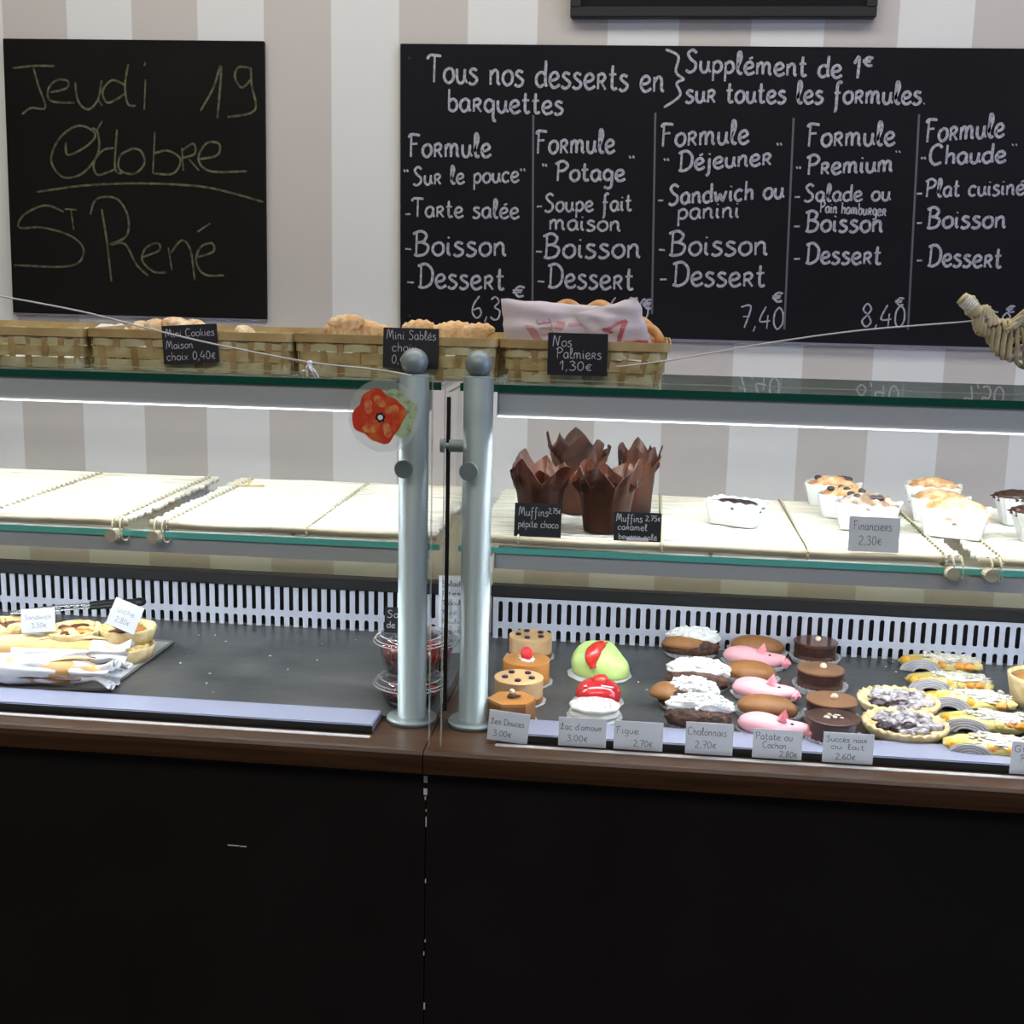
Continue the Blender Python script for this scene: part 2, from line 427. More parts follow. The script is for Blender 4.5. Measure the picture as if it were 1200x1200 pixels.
def struct(o, parent=None): o['kind'] = 'structure'; return o
bpy.context.view_layer.update()

# ------------------------------------------------------------------ room shell
XL, XR, YF, ZC = -3.0, 3.4, -4.2, 3.0
struct(obj('floor', bx((XL, YF, -.1), (XR, WALL_Y, 0)), m_floor))
struct(obj('ceiling', bx((XL, YF, ZC), (XR, WALL_Y, ZC+.1)), m_ceiling))
struct(obj('wall_back', bx((XL, WALL_Y, 0), (XR, WALL_Y+.1, ZC)), m_wallpaper))
struct(obj('wall_left', bx((XL-.1, YF, 0), (XL, WALL_Y, ZC)), m_paint))
struct(obj('wall_front', bx((XL, YF-.1, 0), (XR, YF, ZC)), m_darkwall))
bm = bmesh.new()
box(bm, (XR, YF, 0), (XR+.1, WALL_Y, .8)); box(bm, (XR, YF, 2.6), (XR+.1, WALL_Y, ZC))
box(bm, (XR, YF, .8), (XR+.1, -2.35, 2.6)); box(bm, (XR, .15, .8), (XR+.1, WALL_Y, 2.6))
struct(obj('wall_right', bm, m_paint))
bm = bmesh.new()
for y in (-2.35, -1.12, .11): box(bm, (XR+.02, y, .8), (XR+.08, y+.04, 2.6))
box(bm, (XR+.02, -2.35, .8), (XR+.08, .15, .84)); box(bm, (XR+.02, -2.35, 2.56), (XR+.08, .15, 2.6))
struct(obj('window_1', bm, m_alu))

# ------------------------------------------------------------------ boards on the wall
def board(name, corners, label, thick=.012, mface=None, medge=None):
    """corners in pixels: tl, tr, br, bl, on the wall"""
    Yf = WALL_Y-thick
    P = [atY(*c, Yf) for c in corners]
    c = sum(P, Vector())/4; o = thing(name, (c.x, Yf, c.z), label, 'chalkboard')
    bm = bmesh.new()
    f = [bm.verts.new((p.x-c.x, 0, p.z-c.z)) for p in P]; b = [bm.verts.new((p.x-c.x, thick-.001, p.z-c.z)) for p in P]
    bm.faces.new(f)
    bm.faces.new(b[::-1])
    for i in range(4): bm.faces.new((f[i], b[i], b[(i+1) % 4], f[(i+1) % 4]))
    bmesh.ops.bevel(bm, geom=[e for e in bm.edges], offset=.0012, segments=1, affect='EDGES')
    s = obj('slate', bm, mface, o)
    return o, Yf
bl, YB = board('chalkboard', [(3, 45), (309, 48), (312, 374), (15, 366)], 'square chalkboard at the left with the date in faint yellow chalk', mface=m_board_left)
lo = atY(15, 366, YB); ro = atY(312, 374, YB)
bmg = bmesh.new(); box(bmg, (lo.x, YB-.001, lo.z-.004), (ro.x, WALL_Y-.001, lo.z-.001))
o_ = obj('lower_edge', bmg, m_boardedge, bl); o_.location = -bl.location
def dim(text_strokes, wd=.006):
    for s in text_strokes: pass
def scr(parent, Y, strokes, m, width, name='chalk_writing'):
    bm = strokes_mesh(strokes, lambda x, y: atY(x, y, Y), width, (0, -1, 0))
    o = obj(name, bm, m, parent, flip=False); o.location = -parent.location; return o
c3 = lambda pts: [(x/3, y/3) for x, y in pts]
WD = .0046
scr(bl, YB, [c3(s) for s in [
    [(45, 240), (120, 232), (192, 232)], [(118, 238), (135, 300), (160, 378), (110, 380), (78, 402)],
    [(178, 325), (235, 310), (238, 285), (200, 282), (170, 315), (180, 355), (262, 362)],
    [(265, 290), (275, 355), (310, 385), (345, 350), (358, 282)], [(345, 350), (360, 372)],
    [(440, 300), (395, 282), (362, 320), (380, 362), (440, 330)], [(452, 225), (440, 300), (450, 365), (478, 372)],
    [(512, 280), (508, 385)], [(512, 218), (508, 232)]]], m_chalk_dim, WD)
scr(bl, YB, [c3(s) for s in [[(705, 390), (750, 310), (778, 232), (765, 415)],
    [(882, 240), (840, 236), (826, 270), (850, 308), (882, 280)], [(882, 236), (885, 300), (896, 388), (800, 412)]]], m_chalk_dim, WD)
scr(bl, YB, [c3(s) for s in [[(232, 500), (240, 545), (310, 510), (335, 470), (280, 442), (215, 480), (180, 560), (220, 622), (290, 610), (345, 540), (345, 470), (325, 450)],
    [(360, 425), (335, 470)], [(400, 520), (360, 530), (330, 575), (345, 615), (405, 595)], [(412, 455), (405, 590), (430, 610)],
    [(470, 522), (425, 545), (420, 595), (470, 612), (508, 575), (495, 530), (460, 522)],
    [(545, 465), (538, 610)], [(540, 540), (590, 530), (635, 560), (610, 610), (540, 610)],
    [(640, 520), (645, 600)], [(640, 530), (680, 505), (685, 540), (645, 555)], [(665, 560), (700, 600)],
    [(700, 560), (765, 545), (770, 505), (725, 505), (698, 560), (740, 602), (868, 602)],
    [(130, 675), (300, 652), (500, 645), (700, 655), (820, 680), (925, 710)]]], m_chalk_dim, WD)
scr(bl, YB, [c3(s) for s in [[(225, 745), (160, 722), (85, 755), (68, 800), (150, 800), (250, 830), (295, 880), (250, 935), (50, 932)],
    [(228, 735), (270, 738)], [(250, 738), (260, 808)], [(358, 735), (378, 860), (392, 990)],
    [(318, 755), (340, 700), (410, 698), (450, 760), (445, 830), (388, 860), (440, 858), (480, 930), (522, 970)],
    [(500, 905), (560, 880), (555, 855), (515, 870), (500, 915), (540, 955), (585, 958)],
    [(592, 870), (605, 950)], [(600, 890), (640, 845), (670, 880), (685, 985)],
    [(692, 905), (750, 885), (745, 855), (705, 870), (690, 920), (720, 965), (788, 968)], [(695, 815), (740, 785)]]], m_chalk_dim, WD)

bmn, YM = board('chalkboard', [(469, 51), (1236, 57), (1240, 410), (469, 388)], 'wide black menu chalkboard with five columns of lunch formulas', mface=m_board)
bmn.name = 'menu_chalkboard'
lo = atY(470, 388, YM); ro = atY(1240, 410, YM)
bmg = bmesh.new(); box(bmg, (lo.x, YM-.001, lo.z-.006), (ro.x, WALL_Y-.001, lo.z-.0005))
o_ = obj('lower_edge', bmg, m_boardedge, bmn); o_.location = -bmn.location
CW = .0052
for t, a, b, h in [
    ("Tous nos desserts en", (500, 96), (778, 108), 30), ("barquettes", (524, 130), (660, 134), 25),
    ("Supplément de 1", (803, 84), (1008, 92), 24), ("€", (1010, 77), (1024, 78), 15), ("sur toutes les formules.", (803, 120), (1085, 122), 24),
    ("Formule", (478, 184), (575, 184), 26), ('"', (472, 203), (481, 203), 18), ("Sur le pouce", (484, 217), (608, 213), 20), ('"', (608, 202), (618, 202), 18),
    ("-", (474, 256), (482, 256), 16), ("Tarte salée", (482, 254), (608, 256), 21),
    ("-", (474, 297), (483, 298), 18), ("Boisson", (484, 299), (593, 300), 27), ("-", (476, 336), (486, 337), 18), ("Dessert", (489, 336), (591, 340), 27),
    ("6,30", (552, 372), (601, 376), 26), ("€", (600, 348), (616, 348), 18),
    ("Formule", (627, 180), (720, 179), 26), ('"', (634, 196), (643, 197), 18), ("Potage", (650, 212), (732, 212), 22), ('"', (735, 187), (746, 187), 18),
    ("-", (628, 247), (636, 247), 16), ("Soupe fait", (638, 248), (740, 247), 20), ("maison", (643, 269), (727, 271), 20),
    ("-", (627, 300), (636, 301), 18), ("Boisson", (636, 302), (750, 302), 27), ("-", (629, 335), (639, 336), 18), ("Dessert", (641, 336), (742, 340), 27),
    ("6,80", (711, 374), (760, 376), 26), ("€", (752, 362), (766, 362), 16),
    ("Formule", (773, 172), (877, 168), 26), ('"', (776, 190), (786, 190), 18), ("Déjeuner", (794, 200), (904, 193), 22), ('"', (908, 172), (918, 172), 18),
    ("-", (770, 240), (778, 240), 16), ("Sandwich ou", (783, 240), (918, 232), 22), ("panini", (793, 257), (866, 255), 21),
    ("-", (771, 298), (780, 299), 18), ("Boisson", (783, 299), (899, 299), 27), ("-", (772, 333), (782, 333), 18), ("Dessert", (787, 334), (896, 336), 27),
    ("7,40", (866, 384), (918, 386), 26), ("€", (904, 354), (918, 354), 16),
    ("Formule", (944, 172), (1048, 170), 26), ('"', (931, 199), (940, 199), 16), ("Premium", (944, 205), (1046, 201), 22), ('"', (1047, 180), (1057, 180), 14),
    ("-", (930, 236), (938, 236), 16), ("Salade ou", (942, 236), (1043, 235), 19), ("Pain hamburger", (960, 249), (1038, 253), 13),
    ("-", (929, 271), (938, 271), 18), ("Boisson", (943, 271), (1034, 272), 23), ("-", (929, 309), (938, 309), 18), ("Dessert", (943, 308), (1032, 310), 23),
    ("8,40", (1008, 382), (1060, 384), 26), ("€", (1048, 358), (1060, 358), 13),
    ("Formule", (1083, 167), (1176, 160), 26), ('"', (1077, 188), (1086, 188), 16), ("Chaude", (1088, 193), (1178, 190), 22), ('"', (1183, 172), (1194, 172), 14),
    ("-", (1073, 232), (1081, 232), 16), ("Plat cuisiné", (1083, 231), (1200, 228), 20),
    ("-", (1073, 267), (1081, 267), 18), ("Boisson", (1085, 267), (1178, 267), 23), ("-", (1073, 311), (1081, 311), 18), ("Dessert", (1086, 311), (1173, 314), 24),
    ("9,50", (1134, 388), (1184, 390), 24), ("€", (1178, 366), (1190, 366), 11)]:
    price = t in ('6,30', '6,80', '7,40', '8,40', '9,50')
    if t == '"': a, b = (a[0], a[1]+h*.75), (b[0], b[1]+h*.75)
    write_px(bmn, t, a, b, h, YM, m_chalk, .0034 if price or h < 15 else CW*(.92 if h < 22 else 1.08))
scr(bmn, YM, [[(780, 58), (795, 66), (792, 84), (802, 93)], [(802, 93), (793, 98), (797, 112), (778, 126)]], m_chalk, .005)
for rule in ([(625, 135), (624, 368)], [(768, 132), (764, 368)], [(930, 138), (919, 386)], [(1077, 134), (1064, 386)]): scr(bmn, YM, [rule], m_chalkline, .0055, 'column_rule')
# screws
for x, y in [(480, 68), (480, 370)]:
    p = atY(x, y, YM); bm = bmesh.new(); cyl(bm, (p.x, YM-.002, p.z), (p.x, YM, p.z), .0035, 10)
    o = obj('screw', bm, m_blackmetal, bmn); o.location = -bmn.location
# board cut off at the top
pa = atY(668, 20, WALL_Y-.025); pb = atY(1027, 25, WALL_Y-.025)
tb = thing('framed_board', ((pa.x+pb.x)/2, WALL_Y-.025, pa.z), 'black framed board above the menu board, mostly cut off at the top', 'board')
hw = (pb.x-pa.x)/2
bm = bmesh.new(); box(bm, (-hw, 0, 0), (hw, .024, .02), .002); box(bm, (-hw, 0, .38), (hw, .024, .40), .002)
box(bm, (-hw, 0, .02), (-hw+.02, .024, .38)); box(bm, (hw-.02, 0, .02), (hw, .024, .38)); obj('frame', bm, m_blackmetal, tb)
obj('panel', bx((-hw+.02, .008, .02), (hw-.02, .023, .38)), m_board, tb)

# ------------------------------------------------------------------ display cases
LZ = 1.0                      # ledge top
DZ = 1.004                    # deck surface
ZG = 1.459; GF, GB = .085, .36   # top glass shelf
ZS = 1.241; SF, SB = .085, .47   # middle glass shelf
XS = -.098                    # seam between the two cases
XA, XB = -1.75, 1.75
VY = .455                     # grille plane
PY_ = .06                     # posts
def post(parent, X, knobs):
    o = bmesh.new()
    zt = 1.470
    lathe(o, [(.034, LZ), (.034, LZ+.005), (.032, LZ+.007), (.0195, LZ+.007), (.0195, zt), (.017, zt+.002), (.008, zt+.002)], 40, Matrix.Translation((X, PY_, 0)))
    p = obj('post', o, m_post, parent, smooth=True); p['label'] = 'satin grey tubular post with ball finial'
    p.data.polygons.foreach_set('use_smooth', [len(f.vertices) < 5 and abs(f.normal.z) < .5 for f in p.data.polygons])
    b = bmesh.new(); bmesh.ops.create_uvsphere(b, u_segments=28, v_segments=18, radius=.0178, matrix=Matrix.Translation((X, PY_, zt+.017))); obj('ball_finial', b, m_post, p, smooth=True)
    b = bmesh.new(); cyl(b, (X-.007, PY_-.012, 1.351), (X-.007, PY_-.028, 1.351), .0105, 24); cyl(b, (X-.007, PY_-.0282, 1.351), (X-.007, PY_-.034, 1.351), .0120, 28)
    obj('clamp_knob', b, m_post, p)
    return p
def case(X0, X1, gx0, gx1, lx0, lx1, hx0, hx1, pane0, pane1, label, postX, name='display_case'):
    o = thing(name, ((X0+X1)/2, .2, 0), label, 'display case')
    off = -o.location
    def part(n, bm, m, par=None, smooth=False):
        q = obj(n, bm, m, par or o, smooth)
        if not par: q.location = off
        return q
    g = .0007
    part('front_panel', bx((X0+g, -.03, .1), (X1-g, -.012, .967)), m_black)
    part('plinth', bx((X0+g, 0, 0), (X1-g, .45, .1)), m_blackmetal)
    part('cabinet_body', bx((X0+g, -.0115, .1), (X1-g, .5, .975)), m_blackmetal)
    # rounded wooden nose and ledge
    prof = [(-.03, .968), (-.05, .968), (-.054, .971), (-.055, .978), (-.055, .990), (-.0535, .996), (-.049, .9995), (-.044, LZ), (.5, LZ), (.5, .976), (-.03, .976)]
    bm = bmesh.new(); a = [bm.verts.new((X0+g, y, z)) for y, z in prof]; b = [bm.verts.new((X1-g, y, z)) for y, z in prof]
    bm.faces.new(a); bm.faces.new(b[::-1])
    for i in range(len(prof)): bm.faces.new((a[i], b[i], b[(i+1) % len(prof)], a[(i+1) % len(prof)]))
    q = part('wooden_ledge', bm, m_wood)
    part('glass_channel', bx((lx0, -.0185, LZ), (lx1, -.0095, LZ+.0008)), m_strip)
    part('deck_lip', bx((lx0, 0, LZ+.0002), (lx1, .058, LZ+.012), .0015), m_lip)
    part('lip_shade', bx((lx0, -.0014, LZ+.0002), (lx1, -.0002, LZ+.0105)), m_blackmetal)  # black strip stands in for the shade on the lip's front face
    part('deck', bx((gx0, .0585, LZ+.0002), (gx1, VY-.002, DZ)), m_slate)
    # grille: sheet with two rows of slots
    def grille(x0, x1, opentop):
        bm = bmesh.new(); pitch = .0163; n = int((x1-x0)/pitch)
        z = [DZ, DZ+.004, DZ+.020, DZ+.030, DZ+.056, DZ+.060]
        zt = 1.0725 if not opentop else 1.0715
        zs = [1.0042, 1.0085, 1.0225, 1.0325, zt-.004, zt]
        y = VY
        box(bm, (x0, y, zs[0]), (x1, y+.002, zs[1]-.0035)) if False else None
        box(bm, (x0, y, zs[2]), (x1, y+.002, zs[3]))            # middle band
        if not opentop: box(bm, (x0, y, zs[4]), (x1, y+.002, zs[5]+.002))
        for i in range(n+1):
            xa = x0+i*pitch; w_ = .0088
            box(bm, (xa, y, zs[0]), (min(xa+w_, x1), y+.002, zs[2])); box(bm, (xa, y, zs[3]), (min(xa+w_, x1), y+.002, zs[4]+(.006 if opentop else 0)))
            # rounded slot ends
            xc = xa+w_+(pitch-w_)/2; r_ = (pitch-w_)/2
            if xc+r_ > x1: continue
            for zc, sgn in ((zs[3], 1), (zs[2], -1)) + (() if opentop else ((zs[4], -1),)):
                k = 5
                for s2 in (-1, 1):
                    pts = [(xc+s2*r_, zc)]+[(xc+s2*r_*math.sin(PI/2*j/k), zc+sgn*r_*(1-math.cos(PI/2*j/k))) for j in range(k+1)]
                    A = [bm.verts.new((p[0], y, p[1])) for p in pts]; bm.faces.new(A)
        return bm
    part('vent_grille', grille(gx0+.004, gx1, X1 < 0), m_grille)
    part('dark_plenum', bx((gx0, VY+.012, DZ), (gx1, VY+.03, 1.092)), m_blackmetal)
    zt = 1.074
    part('rear_rail', bx((gx0, VY-.008 if X1 < 0 else VY, zt+.0015), (gx1, VY+.0115, 1.094), .001), m_blackmetal)
    part('rear_door', bx((gx0, VY+.015, 1.0945), (gx1, VY+.019, ZS-.032)), m_glass_smoke)
    part('rear_stop', bx((gx0, VY+.012, ZS-.0315), (gx1, VY+.02, ZS-.0095)), m_alu)
    # shelves
    t = part('top_glass_shelf', bx((gx0, GF+.001, ZG-.010), (gx1, GB, ZG)), m_glass_top)
    q = obj('green_edge', bx((gx0, GF, ZG-.010), (gx1, GF+.001, ZG)), m_edge_green, t)
    s = part('middle_glass_shelf', bx((gx0, SF+.001, ZS-.008), (gx1, SB, ZS)), m_glass)
    q = obj('teal_edge', bx((gx0, SF, ZS-.008), (gx1, SF+.001, ZS)), m_edge_teal_lit, s)
    # light housings with lit tubes
    for zt_, hh, gnm, mt in ((ZG-.0102, .031, 'upper', m_tube), (ZS-.0082, .022, 'lower', m_tube2)):
        bm = bmesh.new()
        box(bm, (hx0, GF+.004, zt_-hh), (hx1, GF+.0055, zt_)); box(bm, (hx0, GF+.0055, zt_-.003), (hx1, GF+.05, zt_)); box(bm, (hx0, GF+.0485, zt_-hh+.008), (hx1, GF+.05, zt_-.003))
        h = part('light_housing', bm, m_housing)
        bm = bmesh.new(); zc = zt_-hh+(.0115 if gnm == 'upper' else .012)
        cyl(bm, (hx0+.01, GF+.021, zc), (hx1-.01, GF+.021, zc), .008, 12)
        obj('light_tube', bm, mt, h, smooth=True)
        if gnm == 'upper':
            obj('diffuser_edge', bx((hx0, GF+.0025, zt_-hh-.0018), (hx1, GF+.0065, zt_-hh)), m_diffuser, h)
        for xe in (hx0, hx1): obj('end_cap', bx((xe-.001, GF+.004, zt_-hh), (xe+.001, GF+.05, zt_)), m_housing, h)
    part('front_pane', bx((pane0, -.032, LZ), (pane1, -.026, 1.476)), m_glass_front)
    bm = bmesh.new()
    for xe in (pane0, pane1): box(bm, (xe-.0006, -.0322, LZ), (xe+.0006, -.0258, 1.476))
    box(bm, (pane0, -.0322, 1.4755), (pane1, -.0258, 1.4765))
    q = part('pane_edge', bm, mat('pale_pane_edge', (176, 190, 180), .2, alpha=.3)); 
    post(o, postX, True).location = off
    return o, part
caseL, partL = case(XA, XS, XA+.01, -.103, XA+.01, -.176, XA+.02, -.125, XA+.01, -.0905-.004,
    'left glass display case holding sandwiches, two reed trays on its shelf', -.1345)
caseR, partR = case(XS, XB, -.078, XB-.01, -.01, XB-.01, -.028, XB-.02, -.079, XB-.01,
    'right glass display case filled with small cakes and tarts', -.0500)
# divider pane with black front gasket, part of the right case
partR('divider_pane', bx((-.0935, .074, LZ+.001), (-.0875, .45, 1.448)), m_glass)
partR('divider_gasket', bx((-.0930, .069, LZ+.012), (-.0880, .0735, 1.442)), m_blackmetal)
bm = bmesh.new(); cyl(bm, (-.0875, .062, 1.379), (-.066, .062, 1.379), .0082, 20); cyl(bm, (-.0990, .062, 1.379), (-.0935, .062, 1.379), .0095, 20); cyl(bm, (-.0935, .060, 1.379), (-.0875, .060, 1.379), .004, 10)
partR('divider_clamp', bm, m_post)
# paint chips along the seam and the scratch
bm = bmesh.new()
random.seed(3)
z = .93
while z > .35:
    hgt = random.uniform(.002, .014)
    if random.random() < .6:
        x = XS+random.uniform(-.0015, .0012); wv = random.uniform(.0008, .002)
        box(bm, (x-wv/2, -.0306, z-hgt), (x+wv/2, -.03, z))
    z -= hgt+random.uniform(.003, .02)
for zc in (.955, .938): box(bm, (XS-.0028, -.0306, zc-.006), (XS+.002, -.03, zc+.003))
q = partR('chipped_paint', bm, m_chip); q['kind'] = 'stuff'
p = atY(278, 991, -.03); bm = bmesh.new()
box(bm, (p.x-.013, -.0306, p.z-.0006), (p.x+.003, -.03, p.z+.0008)); box(bm, (p.x+.004, -.0306, p.z-.001), (p.x+.013, -.03, p.z+.0003))
partL('scratch', bm, m_chip)

# flower sticker on the left pane
p = atY(447, 487, -.032); st = thing('flower_sticker', (p.x, -.0323, p.z), 'red poppy flower sticker on the left front pane beside the post', 'sticker')
st.scale = (1.1, 1, 1.1)
def disc(bm, cx, cz, r, y, n=40, f=lambda a: 1):
    vs = [bm.verts.new((cx+r*f(2*PI*i/n)*math.cos(2*PI*i/n), y, cz+r*f(2*PI*i/n)*math.sin(2*PI*i/n))) for i in range(n)]
    bm.faces.new(vs); return bm
obj('clear_backing', disc(bmesh.new(), 0.003, 0, .041, -.0002), m_sticker, st, flip=False)
obj('leaf_print', disc(bmesh.new(), .014, .002, .026, -.0004, f=lambda a: 1+.1*math.sin(5*a)), m_leafprint, st, flip=False)
obj('petal_print', disc(bmesh.new(), -.003, -.001, .031, -.0006, 60, lambda a: .93+.09*math.sin(4*a+.6)+.03*math.sin(9*a)), m_flower, st, flip=False)
m_pet2 = mat('orange_petal_print', (232, 160, 96), .4, col2=(214, 80, 44), scale=130)
for a_, rr in ((2.4, .016), (.5, .017), (-1.0, .018), (-2.2, .018), (1.5, .017)):
    obj('petal_highlight', disc(bmesh.new(), -.003+rr*math.cos(a_), -.001+rr*math.sin(a_), .0062, -.0008, 16, lambda a: 1+.35*math.sin(2*a+a_*2)), m_pet2, st, flip=False)
obj('flower_centre', disc(bmesh.new(), -.001, -.002, .0055, -.0010, 16, lambda a: 1+.2*math.sin(6*a)), m_tagblack, st, flip=False)
obj('flower_pistil', disc(bmesh.new(), -.001, -.002, .003, -.0012, 12), m_cream, st, flip=False)
# clover mark on the basket glass

# ------------------------------------------------------------------ woven baskets on the top glass shelf
def rrect(hx, hy, r, n=5):
    P = []
    for cx, cy, a0 in ((hx-r, hy-r, 0), (-hx+r, hy-r, PI/2), (-hx+r, -hy+r, PI), (hx-r, -hy+r, 1.5*PI)):
        for i in range(n+1):
            a = a0+PI/2*i/n; P.append(Vector((cx+r*math.cos(a), cy+r*math.sin(a), 0)))
    return P
def perimeter(hx, hy, r, step):
    P = rrect(hx, hy, r); P.append(P[0]); out = []; carry = 0; total = sum((b-a).length for a, b in zip(P, P[1:]))
    n = int(total/step); n += n % 2; st = total/n; d = 0; i = 0; acc = 0
    for k in range(n):
        t = k*st
        while acc+(P[i+1]-P[i]).length < t: acc += (P[i+1]-P[i]).length; i += 1
        seg = P[i+1]-P[i]; p = P[i]+seg*((t-acc)/seg.length); nr = Vector((seg.y, -seg.x, 0)).normalized()
        out.append((p, nr))
    return out
def basket(name, loc, hx, hy, h, label, taper=.9, nb=3, pitch=.023, group=None, rz=0, tab=True):
    o = thing(name, loc, label, 'basket', rz, group)
    bh = (h-.008)/nb; sub = 6; th = .0012
    obj('bottom', prism(bmesh.new(), [(p.x, p.y) for p in rrect(hx*taper-.003, hy*taper-.003, .01)], .0008, .003), m_weave, o)
    def size(z): k = taper+(1-taper)*z/h; return hx*k, hy*k
    n_st = None
    for b in range(nb):
        zm = .001+bh*(b+.5); sx, sy = size(zm)
        per = perimeter(sx, sy, .012, pitch/sub); n = len(per)
        cells = max(2, round(n/sub)); cells += cells % 2
        bm = bmesh.new(); R_ = []
        for i, (p, nr) in enumerate(per):
            off = .0016*math.cos(PI*i/n*cells+PI*b)
            jig = .0006*math.sin(i*.37+b*2)
            q = p-nr*-1*0+(-nr)*(-off)
            z0, z1 = zm-bh*.46+jig, zm+bh*.46+jig
            R_.append([bm.verts.new((q.x, q.y, z0)), bm.verts.new((q.x, q.y, z1)), bm.verts.new((q.x-nr.x*th, q.y-nr.y*th, z1)), bm.verts.new((q.x-nr.x*th, q.y-nr.y*th, z0))])
        for i in range(n):
            A, B = R_[i], R_[(i+1) % n]
            for k in range(4): bm.faces.new((A[k], A[(k+1) % 4], B[(k+1) % 4], B[k]))
        obj('weave_band', bm, (m_weave_b, m_weave)[b % 2], o)
    # stakes, one per cell
    sx, sy = size(0); per0 = perimeter(sx, sy, .012, pitch/sub); sx1, sy1 = size(h); per1 = perimeter(sx1, sy1, .012, pitch/sub)
    cells = round(len(per0)/sub); cells += cells % 2; me0 = None
    for c_ in range(cells):
        i0 = int(c_*len(per0)/cells) % len(per0); i1 = int(c_*len(per1)/cells) % len(per1)
        a, na = per0[i0]; b, nb_ = per1[i1]
        if a.y > 0 and abs(a.x) < hx*taper-.02 and c_ % 2: continue
        d = (b+Vector((0, 0, h-.004)))-(a+Vector((0, 0, .001))); s = Vector((-na.y, na.x, 0))*.0042
        bm = bmesh.new(); th2 = .0009
        V = [bm.verts.new(a+Vector((0, 0, .001))+s*e+na*t+d*u) for u in (0, 1) for e, t in ((-1, -th2), (1, -th2), (1, th2), (-1, th2))]
        bm.faces.new(V[0:4]); bm.faces.new(V[4:8][::-1])
        for k in range(4): bm.faces.new((V[k], V[(k+1) % 4], V[4+(k+1) % 4], V[4+k]))
        obj('stake', bm, m_stake, o)
    for sgn in (0, 1):     # inner and outer rim strip
        bm = bmesh.new(); P = rrect(hx+(.003 if sgn else -.0012), hy+(.003 if sgn else -.0012), .014); n = len(P)
        R_ = []
        for p in P:
            nr = p.normalized()
            R_.append([bm.verts.new((p.x, p.y, h-.011)), bm.verts.new((p.x, p.y, h)), bm.verts.new((p.x-nr.x*.0016, p.y-nr.y*.0016, h)), bm.verts.new((p.x-nr.x*.0016, p.y-nr.y*.0016, h-.011))])
        for i in range(n):
            A, B = R_[i], R_[(i+1) % n]
            for k in range(4): bm.faces.new((A[k], A[(k+1) % 4], B[(k+1) % 4], B[k]))
        obj('rim', bm, m_rim, o)
    return o
def rumple(hx, hy, amp, seed, nx=26, ny=14, th=None):
    bm = bmesh.new(); V = []
    for i in range(nx+1):
        for j in range(ny+1):
            x = -hx+2*hx*i/nx; y = -hy+2*hy*j/ny
            V.append(bm.verts.new((x, y, amp*noise.noise(Vector((x*28+seed, y*28, seed)))+amp*.5*noise.noise(Vector((x*80, y*80, seed))))))
    for i in range(nx):
        for j in range(ny):
            a = i*(ny+1)+j; bm.faces.new((V[a], V[a+ny+1], V[a+ny+2], V[a+1]))
    return bm
def basket_at(x0, x1, yb, h, depth, label, **k):
    """front bottom edge from pixel x0..x1 on the glass"""
    zt = ZG+.0005; F0 = k.pop('front', .1); tp = k.get('taper', .9)
    a = atY(x0, yb, F0); b = atY(x1, yb, F0); hx = (b.x-a.x)/2
    return basket('woven_basket', ((a.x+b.x)/2, F0+depth/2, zt), hx, depth/2, h, label, **k)
bA = basket_at(-150, 97, 400, .056, .2, 'woven chip basket cut off by the left edge of the photo, empty', taper=.97, group=None)
bB = basket_at(103, 341, 400, .057, .2, 'woven chip basket below the dated chalkboard, holding chunky cookies', taper=.97)
bC = basket_at(345, 581, 403, .058, .2, 'woven chip basket behind the posts, holding pale sandy biscuits', taper=.97)
bD = basket_at(587, 784, 410, .058, .19, 'tapered woven basket right of the posts, holding palmiers and paper bags', taper=.9)
for bsk in (bA, bB, bC, bD):
    hx = bsk.children[0].dimensions.x/2-.002
    bm = rumple(hx*.96 if bsk != bD else hx*.9, .08, .004, hx*10); bm2 = bm
    for v in bm.verts: v.co.z += .034 if bsk != bA else .012
    q = obj('paper_liner', bm, m_paper, bsk, smooth=True); md = q.modifiers.new('s', 'SOLIDIFY'); md.thickness = .0006
# white plastic scrap and paper peeking out of basket B
p = atY(125, 381, .19); cp = thing('crumpled_paper', (p.x, .19, ZG+.036), 'crumpled white paper poking out of the cookie basket at its left', 'paper')
bm = rumple(.032, .03, .012, 5, 14, 12); 
for v in bm.verts: v.co.z += .022-.4*abs(v.co.x)
q = obj('sheet', bm, m_paper, cp, smooth=True); q.modifiers.new('s', 'SOLIDIFY').thickness = .0006
# cookies
def cookie(name, loc, s, seed, m, label, group, cat, rot=(0, 0, 0), ridges=True):
    bm = bmesh.new()
    blob(bm, (0, 0, 0), s, 4, .10, 5, seed)
    if ridges:
        for v in bm.verts:
            k = 1+.10*math.sin(v.co.x/s[0]*14+v.co.y/s[1]*3); v.co.z *= k; v.co.y *= k
    o = obj(name, bm, m, None, smooth=True); o.location = loc; o.rotation_euler = rot
    return tag(o, label, cat, group)
m_cookie = mat('chunky_cookie', (216, 170, 112), .75, col2=(250, 228, 190), scale=90, bump=.8, bscale=110)
random.seed(11)
CKL = ['right behind the upper left corner of the cookie card', 'behind the middle of the cookie card', 'just left of the cookie card', 'leftmost of the heap left of the cookie card', 'rearmost behind the cookie card', 'lying alone well to the right of the cookie card']
BCL = ['topmost of the heap left of the biscuit card', 'on the right flank of the heap left of the biscuit card', 'between the left heap and the biscuit card', 'at the left foot of the biscuit heap', 'peeking over the top of the biscuit card', 'topmost of the heap right of the biscuit card', 'at the right end of the heap right of the biscuit card', 'just right of the biscuit card above the rim', 'lying lowest, at the front left of the biscuit card']
